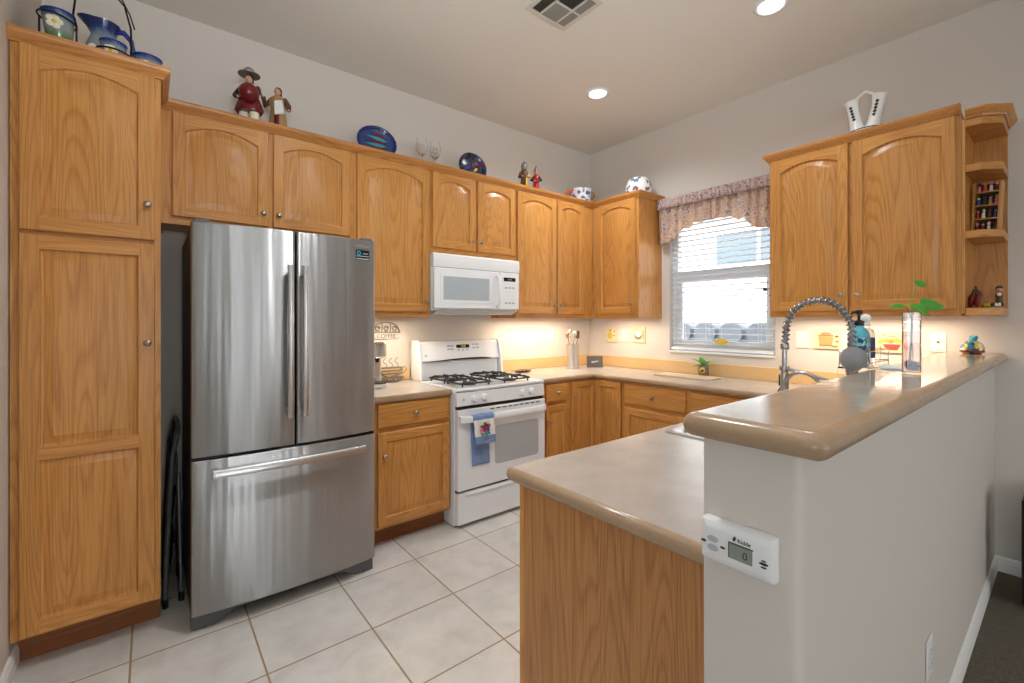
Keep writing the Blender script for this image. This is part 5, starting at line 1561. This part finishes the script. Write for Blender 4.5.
t = thing('soup_mug', 'white floral soup mug with brown handles in the corner of the cabinet tops', 'mug', (3.265, 3.01, TOP))
mb = MB(); mb.lathe([(.0, .0006), (.075, .0006), (.085, .01), (.090, .10), (.098, .185), (.100, .192), (.095, .192), (.085, .10), (.078, .012), (0, .010)], n=34, cap=False); mb.build('cup', 'floral_ceramic', t, smooth=50)
for sg in (-1, 1):
    mb = MB(); mb.tube([(sg * .088, 0, .165), (sg * .135, 0, .175), (sg * .155, 0, .14), (sg * .135, 0, .10), (sg * .088, 0, .085)], [.012, .013, .012, .011, .010], 10); mb.build('handle', 'orange' if sg < 0 else 'tan', t, (0, 0, 0), (0, 0, -.35), smooth=50)
t = thing('ginger_bowl', 'round white bowl with mauve flowers on the corner cabinet beside the window', 'bowl', (3.44, 2.475, TOP))
mb = MB(); mb.lathe([(.0, .0006), (.06, .0006), (.092, .03), (.115, .08), (.118, .12), (.10, .175), (.078, .20), (.072, .198), (.095, .17), (.110, .12), (.105, .08), (.08, .03), (0, .012)], n=34, cap=False); mb.build('bowl', 'floral_ceramic_mauve', t, smooth=60)

# white double-spouted vase
t = thing('wedding_vase', 'white double spouted vase with black feather pattern on the right wall cabinet', 'vase', (3.43, .815, TOP), -PI / 2)
def sk(pts, rs, n=18):
    mb.tube(pts, rs, n)
mb = MB(); mb.lathe([(.0, .0006), (.062, .0006), (.085, .03), (.088, .06), (.070, .095), (.03, .11), (0, .112)], n=28, sx=1.15, sy=.8); mb.build('body', 'ceramic_white', t, smooth=60)
for sg in (-1, 1):
    mb = MB(); mb.tube([(sg * .032, 0, .075), (sg * .045, 0, .14), (sg * .058, 0, .21), (sg * .066, 0, .262), (sg * .071, 0, .285)], [.046, .034, .030, .034, .042], 18); s_ = mb.build('spout', 'ceramic_white', t, smooth=60)
    mb = MB(); x_ = sg * .050
    for q in range(5):
        zz_ = .165 + q * .019; xx_ = sg * (.049 + q * .0042)
        mb.prism([(xx_ - .010, zz_), (xx_, zz_ - .012), (xx_ + .010, zz_), (xx_, zz_ + .010)], 'y', -.0345 - .0001 * q, -.022)
    mb.build('feather_mark', 'ink', s_)
mb = MB(); mb.tube([(-.050 + .0, 0, .27), (-.036, 0, .305), (0, 0, .33), (.036, 0, .305), (.050, 0, .27)], .0095, 12); mb.build('bridge_handle', 'ceramic_white', t, smooth=60)
mb = MB(); mb.lathe([(.0885, .050), (.0895, .058), (.0885, .064)], n=28, cap=False, sx=1.15, sy=.8); mb.lathe([(.0755, .088), (.072, .095)], n=28, cap=False, sx=1.15, sy=.8); mb.build('painted_bands', 'navy', t)

# pitcher set on the pantry
PT = ZT + .0005
t = thing('pitcher', 'large blue rimmed pottery pitcher with curved handle on top of the pantry', 'pitcher', (-.165, 2.765, PT), 0)
mb = MB(); n = 32; L = []
for r, z, sp in [(.001, .0006, 0), (.065, .0006, 0), (.070, .008, 0), (.090, .06, 0), (.098, .11, 0), (.092, .16, 0), (.070, .205, 0), (.062, .225, .02), (.070, .255, .25), (.084, .285, .55), (.080, .285, .55), (.066, .255, .25), (.058, .225, 0), (.066, .2, 0), (.001, .02, 0)]:
    lp = []
    for k in range(n):
        a_ = 2 * PI * k / n; e = r * (1 + sp * max(0, math.cos(a_ - PI)) ** 3)
        lp.append((e * math.cos(a_), e * math.sin(a_), z + (.022 * sp * max(0, math.cos(a_ - PI)) ** 2)))
    L.append(lp)
mb.loops(L); mb.build('jug', 'pitcher_glaze', t, smooth=60)
mb = MB(); mb.tube([(.062, 0, .262), (.10, 0, .268), (.138, 0, .235), (.150, 0, .185), (.135, 0, .13), (.092, 0, .095)], [.013, .014, .014, .013, .012, .011], 12); mb.build('handle', 'cobalt', t, smooth=60)
mb = MB(); mb.prism(shape2d(lambda a: (-.03 + .026 * math.cos(a) * (1 + .3 * math.cos(3 * a)), .12 + .03 * math.sin(a)), 24), 'y', -.100, -.08); mb.build('painted_lily', 'cream', t)
t.rotation_euler.z = -.15
t.scale = (.70, .70, .94)
def cup(label, loc, rx, ry, sc=1.0):
    t = thing('pottery_cup', label, 'cup', loc, 0, 'blue rimmed pottery cups on the pantry')
    t.rotation_euler = (rx, ry, 0); t.scale = (sc, sc, sc)
    mb = MB(); mb.lathe([(.0, .0006), (.036, .0006), (.040, .008), (.047, .06), (.052, .110), (.053, .115), (.049, .115), (.044, .06), (.036, .012), (0, .010)], n=28, cap=False); mb.build('cup', 'cup_glaze', t, smooth=60)
    mb = MB(); mb.tube([(.053 * math.cos(2 * PI * k / 28) * .985, .053 * math.sin(2 * PI * k / 28) * .985, .114) for k in range(29)], .0036, 6); mb.build('rim', 'cobalt', t, smooth=60)
    mb = MB()
    for q in range(5):
        a_ = q * 2 * PI / 5; mb.ball((.015 * math.cos(a_) - .008, -.0465, .06 + .018 * math.sin(a_)), .013, sy=.25)
    lily = mb.build('painted_lily', 'cream', t, smooth=60)
    mb = MB(); mb.ball((-.008, -.049, .06), .008, sy=.4); mb.build('flower_centre', 'yellow', t, smooth=60)
    return t
cup('blue rimmed pottery cup in the left ring of the wire carrier, leaning highest', (-.300, 2.685, PT + .100), .0, -.04)
cup('blue rimmed pottery cup held in front of the big pitcher', (-.125, 2.605, PT + .020), .0, .0, .86)
cup('blue rimmed pottery cup at the right end beside the pitcher handle', (-.010, 2.646, PT + .0), .0, .0)
t = thing('wire_carrier', 'black wrought iron carrier with tall looped handle around the pottery set', 'carrier', (-.20, 2.70, PT))
mb = MB()
W = lambda p, r=.0035: mb.tube(p, r, 7)
# ring round the left cup with legs, and a lower ring round the front cup
rc = lambda cx, cy, z, r, ti=0: [(cx + r * math.cos(2 * PI * k / 28), cy + r * math.sin(2 * PI * k / 28), z + ti * math.cos(2 * PI * k / 28)) for k in range(29)]
W(rc(-.107, -.015, .188, .060, -.008)); W(rc(-.100, -.015, .092, .052))
W(rc(.075, -.095, .075, .0570))
for x, y, z1_ in ((-.160, -.015, .188), (-.048, -.015, .188), (-.107, .045, .188)): W([(x, y, .004), (x, y, z1_)])
for x, y in ((.018, -.095), (.132, -.095)): W([(x, y, .004), (x, y, .075)])
W([(-.160, -.015, .004), (-.048, -.015, .004), (.018, -.095, .004), (.132, -.095, .004)])
# the tall handle: two arched wires meeting above the pitcher
hp = [(-.048, -.015, .188), (-.06, .0, .24), (-.055, .02, .32), (-.02, .04, .385), (.035, .03, .40), (.075, .0, .385), (.11, -.03, .33), (.132, -.07, .22), (.135, -.09, .13), (.132, -.095, .075)]
W(hp, .004)
W([(.02, .034, .397), (.032, .03, .415), (.05, .02, .412), (.052, .018, .398), (.04, .025, .392)], .003)
W([(.06, .01, .392), (.10, -.02, .365), (.128, -.05, .29), (.145, -.075, .22)], .003)
mb.build('wire_frame', 'wire_iron', t, smooth=50)

# ------------------------------------------------------------------ things on the open end shelf
t = thing('miniature_shelf', 'little wooden rack of four shelves leaning in the middle of the open end shelf', 'rack', (3.47, .304, 1.8245), -PI / 2)
t.rotation_euler = (0, .045, -PI / 2 - .10)
mb = MB()
mw, mh, md2 = .052, .268, .035
mb.box(-mw, -mw + .008, -md2, md2, .003, mh); mb.box(mw - .008, mw, -md2, md2, .003, mh); mb.build('side', 'oak_vertical', t)
mb = MB(); mb.box(-mw + .0085, mw - .0085, md2 - .006, md2, .003, mh); mb.build('back', 'dark_brown', t)
shz = [.003, .073, .143, .213, .262]
for z in (.003, .073, .143, .213):
    mb = MB(); mb.box(-mw + .0085, mw - .0085, -md2 - .002, md2 - .0065, z, z + .006); mb.build('shelf_board', 'oak_horizontal', t)
mats_m = ['red', 'cream', 'brown', 'blue', 'dark_green', 'tan', 'pink', 'orange', 'ceramic_white', 'dark_red']
def mini(label, wx, zrel, mt1, mt2, kind):
    o = thing('miniature_figure', label, 'figurine', (0, 0, 0), 0, 'miniature figures on the little rack')
    p = Matrix.LocRotScale(t.location, t.rotation_euler, None) @ Vector((wx, -.014, zrel))
    o.location = p; o.rotation_euler = t.rotation_euler
    mb = MB(); mb.lathe([(0, .0004), (.0075, .0004), (.0085, .006), (.006, .020), (.0075, .028), (.003, .032)], n=12); mb.build('body', mt1, o, smooth=60)
    mb = MB(); mb.ball((0, 0, .038), .0062, n=10, m=7); mb.build('head', mt2, o, smooth=60)
    if kind:
        mb = MB(); mb.lathe([(.009, .0415), (.007, .044), (.003, .052), (0, .053)], n=10); mb.build('hat', mats_m[kind % 10], o, smooth=40)
rows = [(.0795, 'on the third row from the top of the little rack'), (.1495, 'on the second row from the top of the little rack'), (.2195, 'on the top board of the little rack'), (.0095, 'on the lowest row of the little rack')]
cn = ['red', 'cream', 'brown', 'blue', 'green', 'tan', 'pink', 'orange', 'white', 'dark red']
used_k = 0
pos = ['left', 'second', 'third', 'right']
for (zr, where) in rows:
    for q in range(4):
        i1 = (used_k * 3 + q) % 10
        mini('tiny %s figure, %s one %s' % (cn[i1], pos[q], where), -.0335 + q * .0222, zr, mats_m[i1], ['skin', 'cream', 'brown', 'skin'][(used_k + q) % 4], (used_k * 2 + q) % 7)
    used_k += 1
t = thing('chili_ornament', 'dark red chili pepper shaped ornament with green stem on the lowest end shelf', 'ornament', (3.37, .333, 1.4285), -PI / 2)
t.scale = (.78, .78, .86)
mb = MB()
for dx_, dy_, s_, ln in ((-.012, 0, 1, .115), (.016, -.012, .9, .10), (-.022, .022, .8, .09)):
    mb.tube([(dx_ - .010, dy_, .003), (dx_ - .012, dy_, .020), (dx_ - .006, dy_, .05), (dx_ + .004, dy_, .08), (dx_ + .006, dy_, ln)], [.004 * s_, .013 * s_, .018 * s_, .016 * s_, .008 * s_], 12)
mb.build('pepper', 'dark_red', t, smooth=60)
mb = MB(); mb.lathe([(.016, .098), (.018, .106), (.008, .114), (.005, .135), (0, .137)], n=14); mb.build('stem', 'dark_green', t, smooth=50)
t = thing('vegetable_tray', 'small brown tray of miniature vegetables on the lowest end shelf', 'tray', (3.47, .277, 1.4285), -PI / 2)
mb = MB(); mb.loops([[(x, y, z) for x, y in rr(a_, b_, .012)] for a_, b_, z in ((.040, .028, .0004), (.044, .032, .010), (.041, .029, .010), (.037, .025, .004))]); mb.build('tray', 'tan', t, smooth=40)
for k, (x, y, m_) in enumerate(((-.030, -.012, 'yellow'), (-.018, -.016, 'yellow'), (-.004, -.014, 'dark_green'), (.010, -.015, 'ceramic_white'), (.022, -.013, 'ceramic_white'), (.032, -.010, 'dark_green'), (-.022, .006, 'brown'), (.0, .008, 'red'), (.02, .008, 'green'))):
    o = thing('miniature_vegetable', 'tiny %s vegetable, %s on the brown miniature tray' % (m_.replace('_', ' ').replace('ceramic ', ''), ['leftmost in front', 'second in front', 'third in front', 'fourth in front', 'fifth in front', 'rightmost in front', 'left at the back', 'middle at the back', 'right at the back'][k]), 'ornament',
              tuple(Matrix.Rotation(-PI / 2, 3, 'Z') @ Vector((x, y, 0)) + Vector((3.47, .277, 1.4328))), 0, 'miniature vegetables')
    mb = MB(); mb.ball((0, 0, .0125), .0072, sz=1.7, n=12, m=8); mb.build('vegetable', m_, o, smooth=60)
    mb = MB(); mb.tube([(0, 0, .0245), (.001, 0, .029)], .0012, 5); mb.build('stalk', 'dark_green', o)
t = thing('bottle_figure', 'tiny brown figure with white front standing at the back of the lowest end shelf', 'figurine', (3.545, .262, 1.4285), -PI / 2)
mb = MB(); mb.lathe([(0, .0006), (.016, .0006), (.018, .012), (.012, .05), (.016, .075), (.006, .088)], n=16); mb.build('robe', 'brown', t, smooth=60)
mb = MB(); mb.ball((0, 0, .100), .014); mb.build('head', 'skin', t, smooth=60)
mb = MB(); mb.ball((0, .004, .108), .015, sz=.9); mb.build('hair', 'dark_brown', t, smooth=60)
mb = MB(); mb.ball((0, -.013, .075), .010); mb.build('apron', 'ceramic_white', t, smooth=60)
